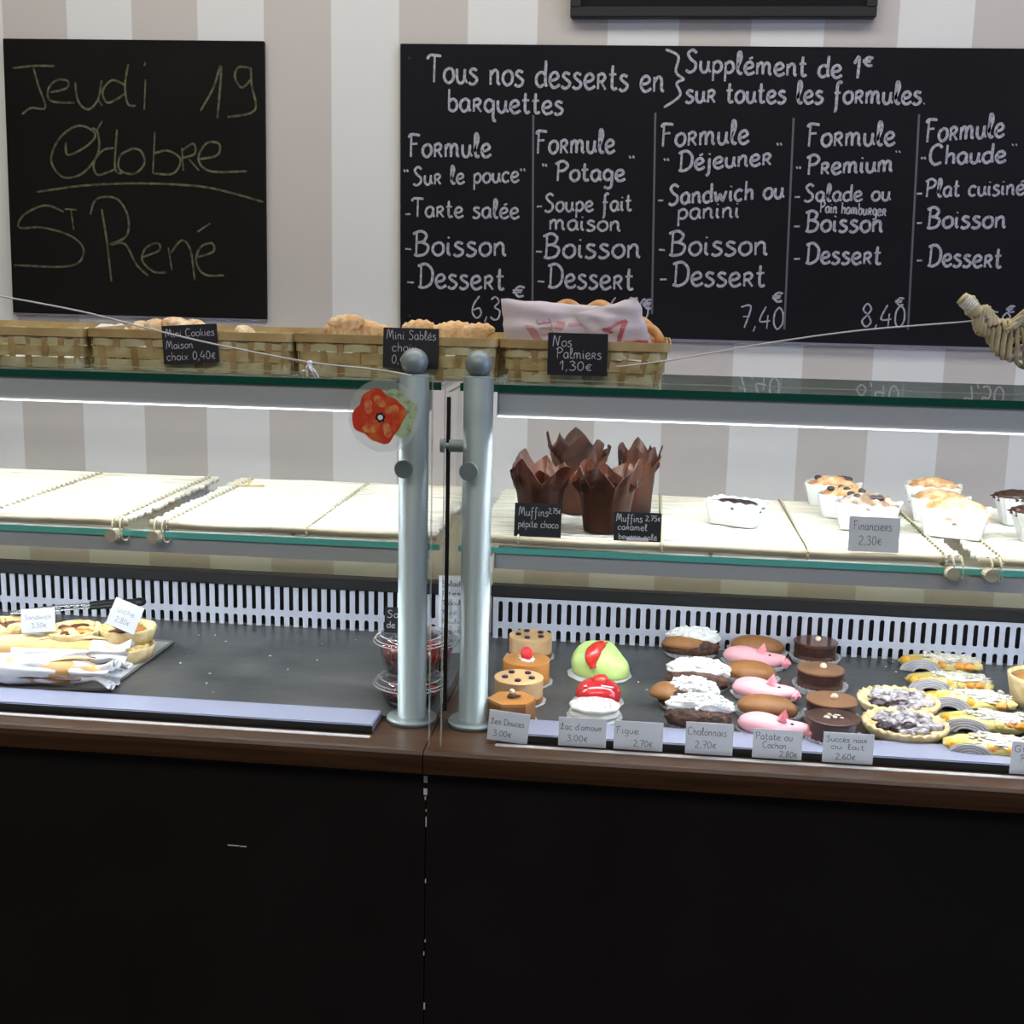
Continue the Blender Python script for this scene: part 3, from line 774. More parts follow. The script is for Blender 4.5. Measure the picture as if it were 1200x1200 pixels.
for i, (px, py, sx) in enumerate([(205, 376, .02), (228, 380, .018), (183, 379, .019), (165, 382, .014), (213, 381, .02), (287, 388, .016)]):
    p = atY(px, py, .18 + .03*(i % 2)); cookie('cookie', (p.x, p.y, ZG+.0555+(p.z-ZG-.058)*.8), (sx, sx*.9, .010), i, m_cookie, 'chunky nut cookie '+CKL[i], 'cookies in the basket', 'cookie', (random.uniform(-.3, .3), random.uniform(-.3, .3), i), False)
for i, (px, py, sx, sz) in enumerate([(405, 378, .026, .011), (428, 384, .026, .011), (448, 389, .022, .010), (395, 386, .018, .010), (490, 384, .026, .011), (535, 386, .028, .012), (560, 388, .024, .011), (515, 389, .022, .011), (440, 391, .03, .008)]):
    Yb = .17+.03*(i % 3)
    p = atY(px, py, Yb); cookie('piped_biscuit', (p.x, Yb, min(p.z, ZG+.075)), (sx, .017, sz), i+20, m_biscuit, 'ridged pale piped biscuit '+BCL[i], 'piped biscuits in the basket', 'biscuit', (0, random.uniform(-.15, .15), random.uniform(-.4, .4)))
# palmiers: two flat coils side by side
def palmier(loc, s, rot, label):
    bm = bmesh.new()
    for sg in (-1, 1):
        P = []
        for i in range(60):
            t = i/59; a = t*PI*3.6; r = .031*(1-.80*t)
            P.append(Vector((sg*(.027-r*math.cos(a)*.9), .002*math.sin(t*20), r*math.sin(a)*1.05)))
        tube(bm, P, lambda t: .0088-.002*t+.0008*math.sin(t*60), 8)
    blob(bm, (0, 0, -.028), (.014, .008, .02), 2, .1)
    bmesh.ops.scale(bm, verts=bm.verts, vec=(s, s, s))
    o = obj('palmier', bm, m_pastry, None, smooth=True); o.location = loc; o.rotation_euler = rot
    return tag(o, label, 'pastry')
p = atY(683, 381, .215); palmier((p.x, .215, p.z+.002), .9, (R(-12), 0, 0), 'golden palmier pastry standing behind the white paper bags')
p = atY(741, 399, .195); palmier((p.x, .2, p.z), .78, (R(-12), R(14), R(10)), 'golden palmier pastry at the right end of its basket')
p = atY(733, 396, .24); palmier((p.x, .235, p.z+.002), .74, (R(-8), R(-6), R(6)), 'golden palmier pastry leaning behind another at the right end of its basket')
# paper bags
def bag(corners, Y, bulge, label, seed, prints):
    P = [atY(*c, Y) for c in corners]; c = sum(P, Vector())/4
    o = thing('paper_bag', (c.x, Y, c.z), label, 'paper bag')
    n = 20; bm = bmesh.new(); L = {}
    def pt(u, v, s):
        p = (P[0]*(1-u)+P[1]*u)*(1-v)+(P[3]*(1-u)+P[2]*u)*v-c
        e = max(0, math.sin(PI*u))**.5*max(0, math.sin(PI*v))**.5
        y = -s*(bulge*e)+.005*noise.noise(Vector((u*4+seed, v*4, s)))*(.3+e)
        return Vector((p.x+.002*noise.noise(Vector((u*6, v*6, seed))), y, p.z+.002*noise.noise(Vector((u*7, seed, v*3)))))
    for s in (1, -1):
        V = [[bm.verts.new(pt(i/n, j/n, s)) for j in range(n+1)] for i in range(n+1)]
        for i in range(n):
            for j in range(n): bm.faces.new((V[i][j], V[i+1][j], V[i+1][j+1], V[i][j+1]))
    obj('bag_body', bm, m_bag, o, smooth=True)
    for poly, m in prints:      # print polygons in u,v draped on the front
        bm = bmesh.new()
        for (u0, v0, u1, v1) in poly:
            k = 8; du = .035
            V = []
            for i in range(k+1):
                u = u0+(u1-u0)*i/k; v = v0+(v1-v0)*i/k; d = Vector((u1-u0, v1-v0, 0)); d.normalize(); nx, ny = -d.y*du, d.x*du
                V.append([bm.verts.new(pt(u+nx, v+ny, 1)+Vector((0, -.0012, 0))), bm.verts.new(pt(u, v, 1)+Vector((0, -.0013, 0))), bm.verts.new(pt(u-nx, v-ny, 1)+Vector((0, -.0012, 0)))])
            for a, b in zip(V, V[1:]):
                for q in (0, 1): bm.faces.new((a[q], a[q+1], b[q+1], b[q]))
        obj('print', bm, m, o, flip=False)
    return o, pt
bg1, pt1 = bag([(587, 350), (722, 360), (738, 402), (592, 404)], .145, .012, 'white paper bag with faded ETTE lettering, at the left in the palmier basket', 1,
    [([(.22, .55, .28, 1)], m_bagprint_b), ([(.55, .52, .8, .52), (.8, .52, .9, .62), (.5, .45, .46, .62)], m_bagprint_b)])
S, W_ = layout("ETTE")
obj('print', strokes_mesh(S, lambda x, y: pt1(.37-.0011*(100-y)+.04, 1.0-.62*x/W_, 1)+Vector((0, -.0012, 0)), .0022, (0, -1, 0)), m_bagprint_b, bg1, flip=False)
bg2, pt2 = bag([(672, 368), (747, 348), (764, 402), (694, 403)], .165-.03, .008, 'white paper bag with a bold red M, at the right in the palmier basket', 4,
    [([(.30, .62, .72, .44), (.72, .44, .45, .95), (.55, 1, .95, .96), (.34, .55, .42, .72)], m_bagprint)])

# ------------------------------------------------------------------ cards
def card(loc, w, h, lines, label, rz=0, tilt=0, roll=0, m=m_tag, ink=m_ink, wd=.0009, name='price_tag', cat='price tag', parent=None):
    o = thing(name, loc, label, cat)
    o.rotation_mode = 'ZYX' if False else 'XYZ'; o.rotation_euler = (tilt, roll, rz)
    obj('card', bx((-w/2, -.0004, 0), (w/2, .0004, h)), m, o)
    write_card(o, lines, w, h, ink, wd, -.0005)
    return o
def card_px(x0, x1, yt, yb, Y, lines, label, **k):
    a = atY((x0+x1)/2, yb, Y); s = ppm(a); k2 = dict(k); z = k2.pop('z', None)
    return card((a.x, Y, a.z if z is None else z), (x1-x0)/s, (yb-yt)/s, lines, label, **k2)
card_px(191, 258, 381, 426, .092, [("Mini Cookies", .06, .95, .70, .2), ("Maison", .06, .55, .4, .2), ("choix 0,40€", .06, .95, .1, .22)], 'black card with chalk writing on the cookie basket', m=m_tagblack, ink=m_tagchalk, roll=R(-4), tilt=R(-4))
card_px(448, 514, 385, 432, .092, [("Mini Sablés", .06, .95, .72, .22), ("choix", .16, .6, .42, .22), ("0,40€", .16, .6, .12, .22)], 'black card with chalk writing on the biscuit basket, half behind the ball finial', m=m_tagblack, ink=m_tagchalk, tilt=R(-4))
card_px(641, 711, 391, 440, .089, [("Nos", .08, .4, .68, .24), ("Palmiers", .14, .9, .40, .25), ("1,30€", .2, .75, .12, .22)], 'black card with chalk writing on the palmier basket', m=m_tagblack, ink=m_tagchalk, wd=.0011)

# ------------------------------------------------------------------ cords
def cord(pts, Y, label, r=.0012):
    P = [atY(x, y, Y_) for (x, y), Y_ in zip(pts, Y)]; P = catmull(P, 10); c = P[0].copy()
    bm = tube(bmesh.new(), [p-c for p in P], r, 6)
    o = obj('cord', bm, m_string, None, smooth=True); o.location = c; return tag(o, label, 'cord')
cord([(-80, 333), (0, 347), (95, 365), (170, 384), (250, 403), (360, 424), (440, 433), (482, 440)], [-.0290]*8, 'white cord stretched from the left edge of the photo down to the post')
cord([(722, 430), (785, 422), (900, 402), (1010, 387), (1130, 377), (1160, 372)], [.086, .086, .084, .082, .08, .078], 'white cord rising from the palmier basket to the wicker horn', .0011)
p = atY(363, 424, -.029); o = thing('ribbon_scrap', p, 'torn white ribbon scrap tied on the left cord', 'ribbon')
bm = bmesh.new(); blob(bm, (0, 0, -.001), (.004, .003, .003), 2, .2)
for pts in ([(0, 0, 0), (-.004, -.002, -.008), (-.003, -.001, -.018)], [(0, 0, 0), (.003, -.003, -.01), (.007, 0, -.02)], [(0, 0, -.006), (.006, -.001, -.010), (.011, 0, -.019)], [(0, 0, -.008), (-.006, 0, -.012), (-.009, .001, -.011)]):
    tube(bm, catmull(pts, 4), lambda t: .0026+.001*t, 6, flat=.3)
obj('knot', bm, m_paper, o)
# wicker horn at the right
wk = atY(1133, 352, .08); o = thing('wicker_horn', wk, 'cream braided wicker horn tip at the right edge above the glass', 'wicker basket')
path = catmull([Vector(atY(x, y, yy))-wk for x, y, yy in [(1128, 350, .08), (1141, 362, .08), (1152, 375, .085), (1172, 392, .09), (1205, 412, .10), (1260, 432, .12)]], 10)
tip = catmull([Vector(atY(x, y, .08))-wk for x, y in [(1127, 349), (1136, 357), (1146, 368)]], 5)
obj('wrapped_tip', tube(bmesh.new(), tip, .0085, 10), m_wicker, o, smooth=True)
for i in range(5):
    ri = bmesh.new(); P = tip[2+i*1:4+i*1]
    if len(P) == 2: tube(ri, [P[0], P[0]+(P[1]-P[0])*.8], .0093, 12); obj('tip_wrap', ri, m_cane, o, smooth=True)
for k in range(6):
    P = []
    n = len(path)
    for i, p in enumerate(path[6:]):
        t = i/(n-7); spread = .006+.022*t; ph = 2*PI*k/6+i*.42
        P.append(p+Vector((.4*spread*math.sin(ph), .5*spread*math.cos(ph), spread*.9*math.sin(ph)+.004*math.sin(i*.9+k))))
    obj('wicker_strand', tube(bmesh.new(), P, .0032, 7), m_wicker, o, smooth=True)
for k in range(7):
    x0 = 1160+k*9; P = []
    for i in range(24):
        t = i/23; P.append(Vector(atY(x0+78*t, 372+9*math.sin(t*7+k)+4*k-6*t, .085+.01*math.sin(t*9+k*1.7)))-wk)
    obj('wicker_strand', tube(bmesh.new(), P, .0028, 6), m_wicker, o, smooth=True)
bm = bmesh.new(); zz = ZG-wk.z+.0005
q0 = atY(1290, 440, .16)
lathe(bm, [(.10, zz), (.115, zz+.012), (.118, zz+.05), (.116, zz+.052), (.112, zz+.012), (.09, zz+.004)], 40, Matrix.Translation((q0.x-wk.x+.06, .12, 0)), fn=lambda v, a, r, z: Vector((v.x*(1+.02*math.sin(20*a)), v.y*(1+.02*math.sin(20*a)), v.z)))
obj('basket_body', bm, m_wicker, o)

# ------------------------------------------------------------------ reed trays on the middle shelf
def reed_tray(X0, X1, Y0, Y1, label, cords, ends=(True, True)):
    z = ZS+.0002; o = thing('reed_tray', ((X0+X1)/2, Y0, z), label, 'tray'); L = (X1-X0)/2
    r = .0042; n = int((Y1-Y0)/.0155)
    src = None
    for k, x in enumerate((-L+.022, 0, L-.022)):
        bm = bmesh.new(); cyl(bm, (x, .002, .0036), (x, Y1-Y0, .0036), .0034, 8); obj('cross_stick', bm, m_cane2, o)
    for i in range(1, n+1):
        if src is None:
            bm = bmesh.new(); P = [Vector((-L+2*L*t/10, .0006*math.sin(t*1.3), .0006*math.cos(t*2.1))) for t in range(11)]
            tube(bm, P, r, 8); src = obj('cane', bm, m_cane, o, smooth=True); c = src
        else:
            c = src.copy(); C.objects.link(c)
        c.location = (random.uniform(-.003, .003), .004+i*(Y1-Y0)/n-.006, .0112+random.uniform(-.0006, .0006)); c.rotation_euler = (random.uniform(0, 6), 0, random.uniform(-.003, .003))
    bm = bmesh.new(); P = [Vector((-L+2*L*t/12, .0008*math.sin(t*1.7), .0008*math.cos(t*1.1))) for t in range(13)]
    tube(bm, P, .0056, 10); q = obj('border_cane', bm, m_cane2, o, smooth=True); q.location = (0, -.002, .0098)
    for x in cords:
        lx = x-(X0+X1)/2; P = []
        for i in range(n*4+1):
            P.append(Vector((lx+.0012*math.sin(i*PI/2), -.004+i*(Y1-Y0)/(n*4), .0165-.0022*math.cos(i*PI/2))))
        obj('binding_cord', tube(bmesh.new(), P, .0016, 5), m_cord, o, smooth=True)
        P = [Vector((lx, -.002+.0072*math.cos(a), .0098+.0072*math.sin(a))) for a in [i*PI/8 for i in range(16)]]
        obj('cord_wrap', tube(bmesh.new(), P, .0016, 6, closed=True), m_cord, o)
    for e, x in zip(ends, (-L+.012, L-.014)):
        if not e: continue
        bm = bmesh.new(); cyl(bm, (x, -.026, -.004), (x, -.003, -.006), .0085, 14); obj('peg_stub', bm, m_cane2, o)
        P = [Vector((x-.004+.0006*i, -.010+.012*math.cos(a), .002+.0155*math.sin(a))) for i, a in enumerate([i*PI/9 for i in range(36)])]
        obj('peg_lashing', tube(bmesh.new(), P, .0013, 5), m_cord, o)
    return o
Y0, Y1 = SF+.006, SB-.006
ax = lambda x, y: atZ(x, y, ZS+.01).x
reed_tray(-1.25, ax(158, 606)+.006, Y0, Y1, 'pale reed tray at the left end of the left middle shelf', [ax(5, 598), ax(150, 606)], (False, True))
reed_tray(ax(186, 610)-.002, -.108, Y0, Y1, 'pale reed tray reaching the posts on the left middle shelf', [ax(206, 610), ax(366, 618)], (True, False))
reed_tray(-.060, ax(1125, 660)+.006, Y0, Y1, 'pale reed tray carrying muffins and loaf cakes on the right middle shelf', [ax(608, 632), ax(775, 640), ax(946, 648), ax(1112, 660)], (True, True))
reed_tray(ax(1158, 664)-.004, 1.2, Y0, Y1, 'pale reed tray at the right edge holding chocolate cakes', [ax(1180, 664)], (True, False))
TZ = ZS+.0002+.0157       # top of the canes
# twig and small yellow stem on the left back
p = atZ(288, 570, TZ); bm = bmesh.new(); tube(bm, [Vector((-.005, 0, .002)), Vector((.004, 0, .0025)), Vector((.006, 0, .006)), Vector((.0075, 0, .014))], .0018, 6); tube(bm, [Vector((-.02, 0, .002)), Vector((.03, .002, .002))], .002, 6)
o = obj('straw_twig', bm, m_crust, None); o.location = p; tag(o, 'small upright straw twig at the back of the left reed trays', 'twig')

# ------------------------------------------------------------------ tulip muffins
def muffin(px, py, h, rb, rt, rz, label, seed, npk=4, pk=.03):
    b = atZ(px, py, TZ+.0003); o = thing('muffin', b, label, 'muffin', rz)
    bm = bmesh.new(); seg = 72; hb = h-pk; rnd = random.Random(seed); HT = [rnd.uniform(.55, 1.0) for _ in range(npk)]; FL = [rnd.uniform(-.12, .30) for _ in range(npk)]; SK = [rnd.uniform(-.5, .5) for _ in range(npk)]
    HT[seed % npk] = 1.0
    def fn(v, a, r, z):
        t = max(0, (z-hb*.65)/(h-hb*.65)); u = (a*npk/(2*PI)+seed*.13); k0 = int(u) % npk; ph = u % 1; mid = .5+SK[k0]*.3
        tri = ph/mid if ph < mid else (1-ph)/(1-mid)
        zz = z if t == 0 else hb*.65+(h-hb*.65)*t*(.30+.70*HT[k0]*tri**.9)
        k = 1+(.045*abs(math.sin(a*npk*1.5+seed))-.02)*(z/h)+t*t*FL[k0]*tri+t*.22*noise.noise(Vector((math.cos(a)*3, math.sin(a)*3, seed+z*25)))
        return Vector((v.x*k, v.y*k, zz))
    lathe(bm, [(rb*.3, .0005), (rb, .0005), (rb+.001, .003), (rb+(rt-rb)*.3, hb*.35), (rb+(rt-rb)*.6, hb*.65), (rt*.90, hb*.8), (rt*.97, hb), (rt*1.02, h*.8), (rt*1.05, h*.9), (rt*1.08, h)], seg, fn=fn, cap=False)
    q = obj('paper_case', bm, m_foil, o); q.modifiers.new('s', 'SOLIDIFY').thickness = .0007
    bm = bmesh.new(); s0 = seed; HT = HT[::-1]; FL = [f*.5-.05 for f in FL[::-1]]
    def fn2(v, a, r, z):
        w2 = fn(v, a+PI/npk, r, z*.97); c, s_ = math.cos(-PI/npk*0), 0
        k = (w2.x**2+w2.y**2)**.5/max(1e-6, (v.x**2+v.y**2)**.5)
        return Vector((v.x*min(k, 1.2)*.93, v.y*min(k, 1.2)*.93, w2.z))
    lathe(bm, [(rb+(rt-rb)*.6, hb*.65), (rt*.90, hb*.8), (rt*.97, hb), (rt*1.02, h*.8), (rt*1.05, h*.9), (rt*1.08, h*.98)], seg, fn=fn2, cap=False)
    q = obj('inner_paper_fold', bm, m_foil, o); q.modifiers.new('s', 'SOLIDIFY').thickness = .0007
    bm = bmesh.new(); blob(bm, (0, 0, hb*.72), (rt*.88, rt*.88, hb*.22), 3, .15, 3, seed, flat=-.6); obj('muffin_top', bm, m_muffin, o, smooth=True)
    return o
muffin(632, 620, .108, .026, .037, .3, 'chocolate muffin in brown tulip paper at the left of the muffin cluster', 1)
muffin(676, 600, .122, .026, .040, 1.3, 'caramel muffin in tall brown tulip paper, at the back of the muffin cluster', 2)
muffin(709, 622, .106, .029, .042, .9, 'caramel muffin in brown tulip paper, front centre of the muffin cluster', 3)
muffin(745, 601, .110, .021, .028, .2, 'brown paper muffin partly hidden at the right back of the muffin cluster', 5)
card_px(602, 657, 593, 632, SF+.004, [("Muffins", .08, .72, .62, .26), ("2,75€", .72, .98, .72, .16), ("pépite choco", .08, .94, .28, .22)], 'black card with chalk writing leaning on the leftmost muffin', m=m_tagblack, ink=m_tagchalk, z=TZ, tilt=R(-8))
o = card_px(719, 774, 598, 632, SF+.004, [("Muffins", .04, .6, .66, .26), ("2,75€", .66, .98, .72, .18), ("caramel", .08, .7, .38, .22), ("beurre salé", .1, .92, .06, .2)], 'black card with chalk writing right of the muffins, white strip on its foot', m=m_tagblack, ink=m_tagchalk, z=TZ, tilt=R(-8), wd=.0010)
obj('white_strip', bx((-.014, -.0012, .0005), (.015, -.0006, .005)), m_tag, o)

# ------------------------------------------------------------------ loaf cakes in card cups
def loaf(px, py, L, W, H, rz, label, mc, seed, kind='bread', cup=m_cup):
    b = atZ(px, py, TZ+.0003); o = thing('loaf_cake', b, label, 'cake', rz)
    bm = bmesh.new(); n = 56; hx, hy = L/2, W/2; rings = []
    def per(k, z, sc=0, th=0):
        P = rrect(hx*k-th, hy*k-th, .004, 2); out = []
        # resample the rectangle evenly so that the lip can be scalloped
        Q = P+[P[0]]; tot = sum((b2-a2).length for a2, b2 in zip(Q, Q[1:])); acc = 0; i = 0
        for j in range(n):
            t = tot*j/n
            while acc+(Q[i+1]-Q[i]).length < t: acc += (Q[i+1]-Q[i]).length; i += 1
            p = Q[i]+(Q[i+1]-Q[i])*((t-acc)/max((Q[i+1]-Q[i]).length, 1e-9))
            out.append(bm.verts.new((p.x, p.y, z+sc*(.5+.5*math.sin(2*PI*j/n*14)))))
        return out
    rings = [per(.8, .0005), per(.9, H*.5), per(1, H*.94, .0025), per(1, H*.94, .0025, .0008), per(.9, H*.5, 0, .0008), per(.8, .0012, 0, .0008)]
    for p, q in zip(rings, rings[1:]):
        for i in range(n): bm.faces.new((p[i], p[(i+1) % n], q[(i+1) % n], q[i]))
    bm.faces.new(rings[0][::-1]); bm.faces.new(rings[-1])
    obj('card_cup', bm, cup, o)
    bm = bmesh.new(); blob(bm, (0, 0, H*.72), (hx*.93, hy*.9, H*(.55 if kind != 'low' else .28)), 4, .22, 4, seed, flat=-.5)
    obj('cake', bm, mc, o, smooth=True)
    if kind == 'berry':
        for i in range(5):
            bm = bmesh.new(); blob(bm, (random.uniform(-.6, .6)*hx, random.uniform(-.5, .5)*hy, H*1.18), (.006, .005, .004), 2); obj('berry', bm, m_plumdark, o, smooth=True)
    return o
m_cakegold = mat('golden_sponge', (236, 204, 158), .65, col2=(186, 126, 74), scale=60, bump=.9, bscale=100)
m_cakebrown = mat('sugared_brown_sponge', (126, 98, 74), .7, col2=(220, 208, 190), scale=60, bump=.6, bscale=90, contrast=(.45, .7))
m_pleat = mat('pleated_white_case', (226, 226, 222), .6)
random.seed(5)
loaf(862, 614, .082, .05, .036, R(-28), 'small white loaf cup with dark fruit filling, alone on the right middle shelf', m_plumdark, 1, 'low')
loaf(975, 592, .085, .05, .036, R(-14), 'golden berry loaf cake in a white cup, rear left of the loaf group', m_cakegold, 2, 'berry')
loaf(992, 606, .085, .05, .036, R(-16), 'berry loaf cake in a white cup between two others, middle of the loaf group', m_cakegold, 3, 'berry')
loaf(1016, 620, .09, .052, .040, R(-16), 'sugared brown loaf cake in a white cup behind the white price card', m_cakebrown, 4, 'berry')
loaf(1092, 594, .085, .052, .036, R(-14), 'smooth golden loaf cake in a white cup at the right rear of the loaf group', m_cakegold, 5)
loaf(1100, 610, .085, .052, .036, R(-16), 'golden loaf cake in a white cup, middle one of the right-hand three', m_cakegold, 6)
loaf(1117, 628, .092, .052, .042, R(-20), 'golden loaf cake in a white cup at the front right of the loaf group', m_cakegold, 7)
def choc_case(px, py, label, rz=0):
    b = atZ(px, py, TZ+.0003); o = thing('chocolate_cake', b, label, 'cake', rz)
    bm = bmesh.new(); n = 72
    def fn(v, a, r, z):
        k = 1+.05*math.sin(a*24)*(z/.04+.2); c, s = math.cos(a), math.sin(a); q = (abs(c)**4+abs(s)**4)**(-.25)
        return Vector((v.x*k*q, v.y*k*q*.75, z))
    lathe(bm, [(.022, .0005), (.028, .022), (.034, .041), (.033, .041), (.027, .022), (.02, .001)], n, fn=fn); obj('pleated_case', bm, m_pleat, o)
    bm = bmesh.new(); blob(bm, (0, 0, .040), (.037, .027, .010), 4, .22, 6, 3, flat=-.6); obj('chocolate_top', bm, m_chocdark, o, smooth=True)
    return o
choc_case(1192, 614, 'dark chocolate cake in a pleated white case, further back at the right edge')
choc_case(1214, 634, 'dark chocolate cake in a pleated white case, nearer one at the right edge')
card_px(994, 1052, 606, 647, SF+.001, [("Financiers", .08, .84, .62, .26), ("2,30€", .2, .66, .2, .26)], 'white card reading Financiers in front of the loaf cakes', z=TZ+.0005, tilt=R(-5), wd=.0008)

# ------------------------------------------------------------------ left deck: sandwiches, quiches, tongs
tr = thing('card_tray', (0, 0, DZ), 'silver grey card tray under the baguette sandwiches', 'tray')
P = [atZ(x, y, DZ+.003) for x, y in [(-220, 806), (126, 808), (203, 752), (-140, 728)]]
bm = prism(bmesh.new(), [(p.x, p.y) for p in P], .0004, .0028); obj('tray_board', bm, m_board_card, tr)
bm = bmesh.new(); Q = P+[P[0]]
for a, b in zip(Q, Q[1:]): cyl(bm, (a.x, a.y, .0030), (b.x, b.y, .0030), .0022, 6)
obj('tray_rim', bm, m_tray_side, tr)
def baguette(a, b, r, label, seed, slashes=4, wrap=None):
    a, b = Vector(a), Vector(b); d = b-a; L = d.length; ang = math.atan2(d.y, d.x)
    o = thing('baguette_sandwich', (a+b)/2, label, 'sandwich', ang)
    bm = bmesh.new(); P = [Vector((-L/2+L*t/24, 0, 0)) for t in range(25)]
    rad = lambda t: r*max(.12, (1-abs(2*t-1)**3.2))**.5*(1+.03*math.sin(t*26+seed))
    tube(bm, P, rad, 20, flat=.78)
    for v in bm.verts:
        v.co += v.co.normalized()*.0012*noise.noise(v.co*60)
        # horizontal cut where the filling shows
        if abs(v.co.z+.002) < r*.14 and v.co.y < 0: v.co.y *= .9
    obj('bread', bm, m_bread, o, smooth=True)
    bm = bmesh.new(); P = [Vector((-L*.4+L*.8*t/16, -r*.93, -.003)) for t in range(17)]; tube(bm, P, .0035, 6, flat=.4); obj('filling', bm, m_meat, o)
    for i in range(slashes):
        x = -L*.32+L*.64*i/(max(1, slashes-1)); bm = bmesh.new()
        tube(bm, catmull([Vector((x-.03, -r*.5, r*.62)), Vector((x, -.0, r*.80)), Vector((x+.03, r*.5, r*.62))], 5), lambda t: .0052*math.sin(PI*min(max(t, .06), .94)), 8, flat=.5)
        obj('slash_ridge', bm, m_crust, o, smooth=True)
    if wrap:
        x0, x1, ext = wrap; bm = bmesh.new(); seg = 30; rings = []
        nn = 16
        for i in range(nn+1):
            t = i/nn; x = x0+(x1-x0)*t; bulge = 1.08+.05*noise.noise(Vector((t*6, seed, 0)))
            ring = []
            for k in range(seg):
                an = -PI*.62+PI*1.24*k/(seg-1) + PI*1.5*0
                an = (R(20)+R(200)*k/(seg-1)) if ext == 2 else R(155)+R(215)*k/(seg-1)   # wraps the front and the bottom
                crk = .004*noise.noise(Vector((t*9, an*2.2, seed)))+(.010*noise.noise(Vector((t*14, an*3, seed+4)))*max(0, t-.55)*2 if ext else 0)
                rr = r*bulge*(1 if t < .75 or not ext else 1-.55*(max(0, t-.75)/.25)**1.5)+crk
                ring.append(bm.verts.new((x, rr*math.cos(an), max(rr*.80*math.sin(an), -r*.79))))
            rings.append(ring)
        for p, q in zip(rings, rings[1:]):
            for k in range(seg-1): bm.faces.new((p[k], p[k+1], q[k+1], q[k]))
        w_ = obj('paper_wrap', bm, m_paper, o, smooth=True); w_.modifiers.new('s', 'SOLIDIFY').thickness = .0006
        if ext:
            bm = bmesh.new(); rr_ = [(.86, -.012), (.78, 0), (.62, .010), (.50, .018), (.56, .028), (.78, .038), (.95, .046)]
            pl = lambda v, a, q, z: Vector((z+.004*noise.noise(Vector((math.cos(a)*3, math.sin(a)*3, seed))), v.x*(1+(.10+.22*max(0, z/.046))*math.sin(a*7+seed+z*30)), .76*v.y*(1+(.10+.22*max(0, z/.046))*math.sin(a*7+seed+z*30))-.004*max(0, z/.046)))
            lathe(bm, [(r*k_, z_) for k_, z_ in rr_], 72, Matrix.Translation((x1, 0, 0)), fn=pl, cap=False)
            for v in bm.verts: v.co.z = max(v.co.z, -r*.78)
            q = obj('twisted_wrap_end', bm, m_paper, w_, smooth=True); q.modifiers.new('s', 'SOLIDIFY').thickness = .0006
    return o
rb = .026; zb = DZ+.0036
a = atZ(-95, 780, zb+.02); b = atZ(124, 789, zb+.02)
baguette((a.x, a.y, zb+rb*.79), (b.x, b.y, zb+rb*.79), rb, 'baguette sandwich half wrapped in white paper, nearest the front glass', 1, 4, (-.16, .105, 2))
a = atZ(-80, 752, zb+.026); b = atZ(140, 760, zb+.026)
baguette((a.x, a.y, zb+rb*.79), (b.x, b.y, zb+rb*.79), rb, 'slashed golden baguette sandwich behind the paper wrapped one', 2, 5, (-.01, .118, True))
def quiche(px, py, z, r, label, seed, m_top=None):
    c = atZ(px, py, z+.02); o = thing('quiche', (c.x, c.y, z), label, 'quiche')
    bm = bmesh.new()
    lathe(bm, [(r*.82, 0), (r*.95, .010), (r, .021), (r*.985, .024), (r*.93, .0235), (r*.9, .018)], 56, fn=lambda v, a, rr, zz: Vector((v.x*(1+.02*math.sin(a*22)), v.y*(1+.02*math.sin(a*22)), zz+(.0018*noise.noise(Vector((math.cos(a)*4, math.sin(a)*4, seed))) if zz > .015 else 0))))
    obj('crust', bm, m_crust, o, smooth=True)
    random.seed(seed)
    for i in range(16):
        an = random.uniform(0, 2*PI); rr = r*.74*math.sqrt(random.random()); bm = bmesh.new()
        blob(bm, (rr*math.cos(an), rr*math.sin(an), .020), (random.uniform(.008, .014), random.uniform(.007, .012), .006), 2, .3, 3, i)
        obj('topping', bm, (m_flan, m_crust, m_caramel, m_meat)[i % 4], o, smooth=True)
    return o
quiche(150, 736, DZ+.028, .043, 'small quiche topped with vegetables, stacked on another under a card', 3)
quiche(148, 757, DZ+.0035, .043, 'small quiche at the bottom of the stack of two, right of the sandwiches', 4)
quiche(86, 738, DZ+.028, .043, 'small quiche behind the baguettes, left of the stacked pair', 5)
quiche(2, 733, DZ+.028, .043, 'small quiche at the left edge behind the baguettes', 6)
quiche(84, 751, DZ+.0035, .041, 'lower quiche hidden behind the middle of the baguettes', 8)
quiche(2, 748, DZ+.0035, .041, 'lower quiche hidden behind the baguettes at the left edge', 9)
# tongs
a = atZ(12, 718, DZ+.058); b = atZ(166, 708, DZ+.058); b.z += .004
tg = thing('serving_tongs', a, 'steel serving tongs with black handle lying across the quiches', 'tongs', math.atan2(b.y-a.y, b.x-a.x)); L = (b-a).length
for s in (-1, 1):
    bm = bmesh.new(); tube(bm, catmull([(0, s*.004, 0), (L*.3, s*.012, .002), (L*.62, s*.010, .003)], 6), .0045, 8, flat=.35); obj('steel_arm', bm, m_steel, tg, smooth=True)
    bm = bmesh.new(); tube(bm, catmull([(L*.6, s*.010, .003), (L*.8, s*.012, .004), (L*.97, s*.006, .003)], 6), .0068, 10, flat=.6); obj('black_handle', bm, m_blackmetal, tg, smooth=True)
bm = bmesh.new(); blob(bm, (L*.98, 0, .004), (.012, .012, .007), 2); obj('hinge', bm, m_blackmetal, tg, smooth=True)
card_px(24, 66, 713, 741, .18, [("Sandwich", .1, .9, .55, .2), ("3,50€", .3, .75, .2, .2)], 'white card standing behind the left part of the baguettes', roll=R(-6), tilt=R(-14), wd=.0005)
card_px(122, 158, 704, 737, .19, [("Quiche", .2, .8, .55, .2), ("2,80€", .25, .75, .2, .2)], 'white card tilted on the stacked quiche', roll=R(20), tilt=R(-14), wd=.0005)

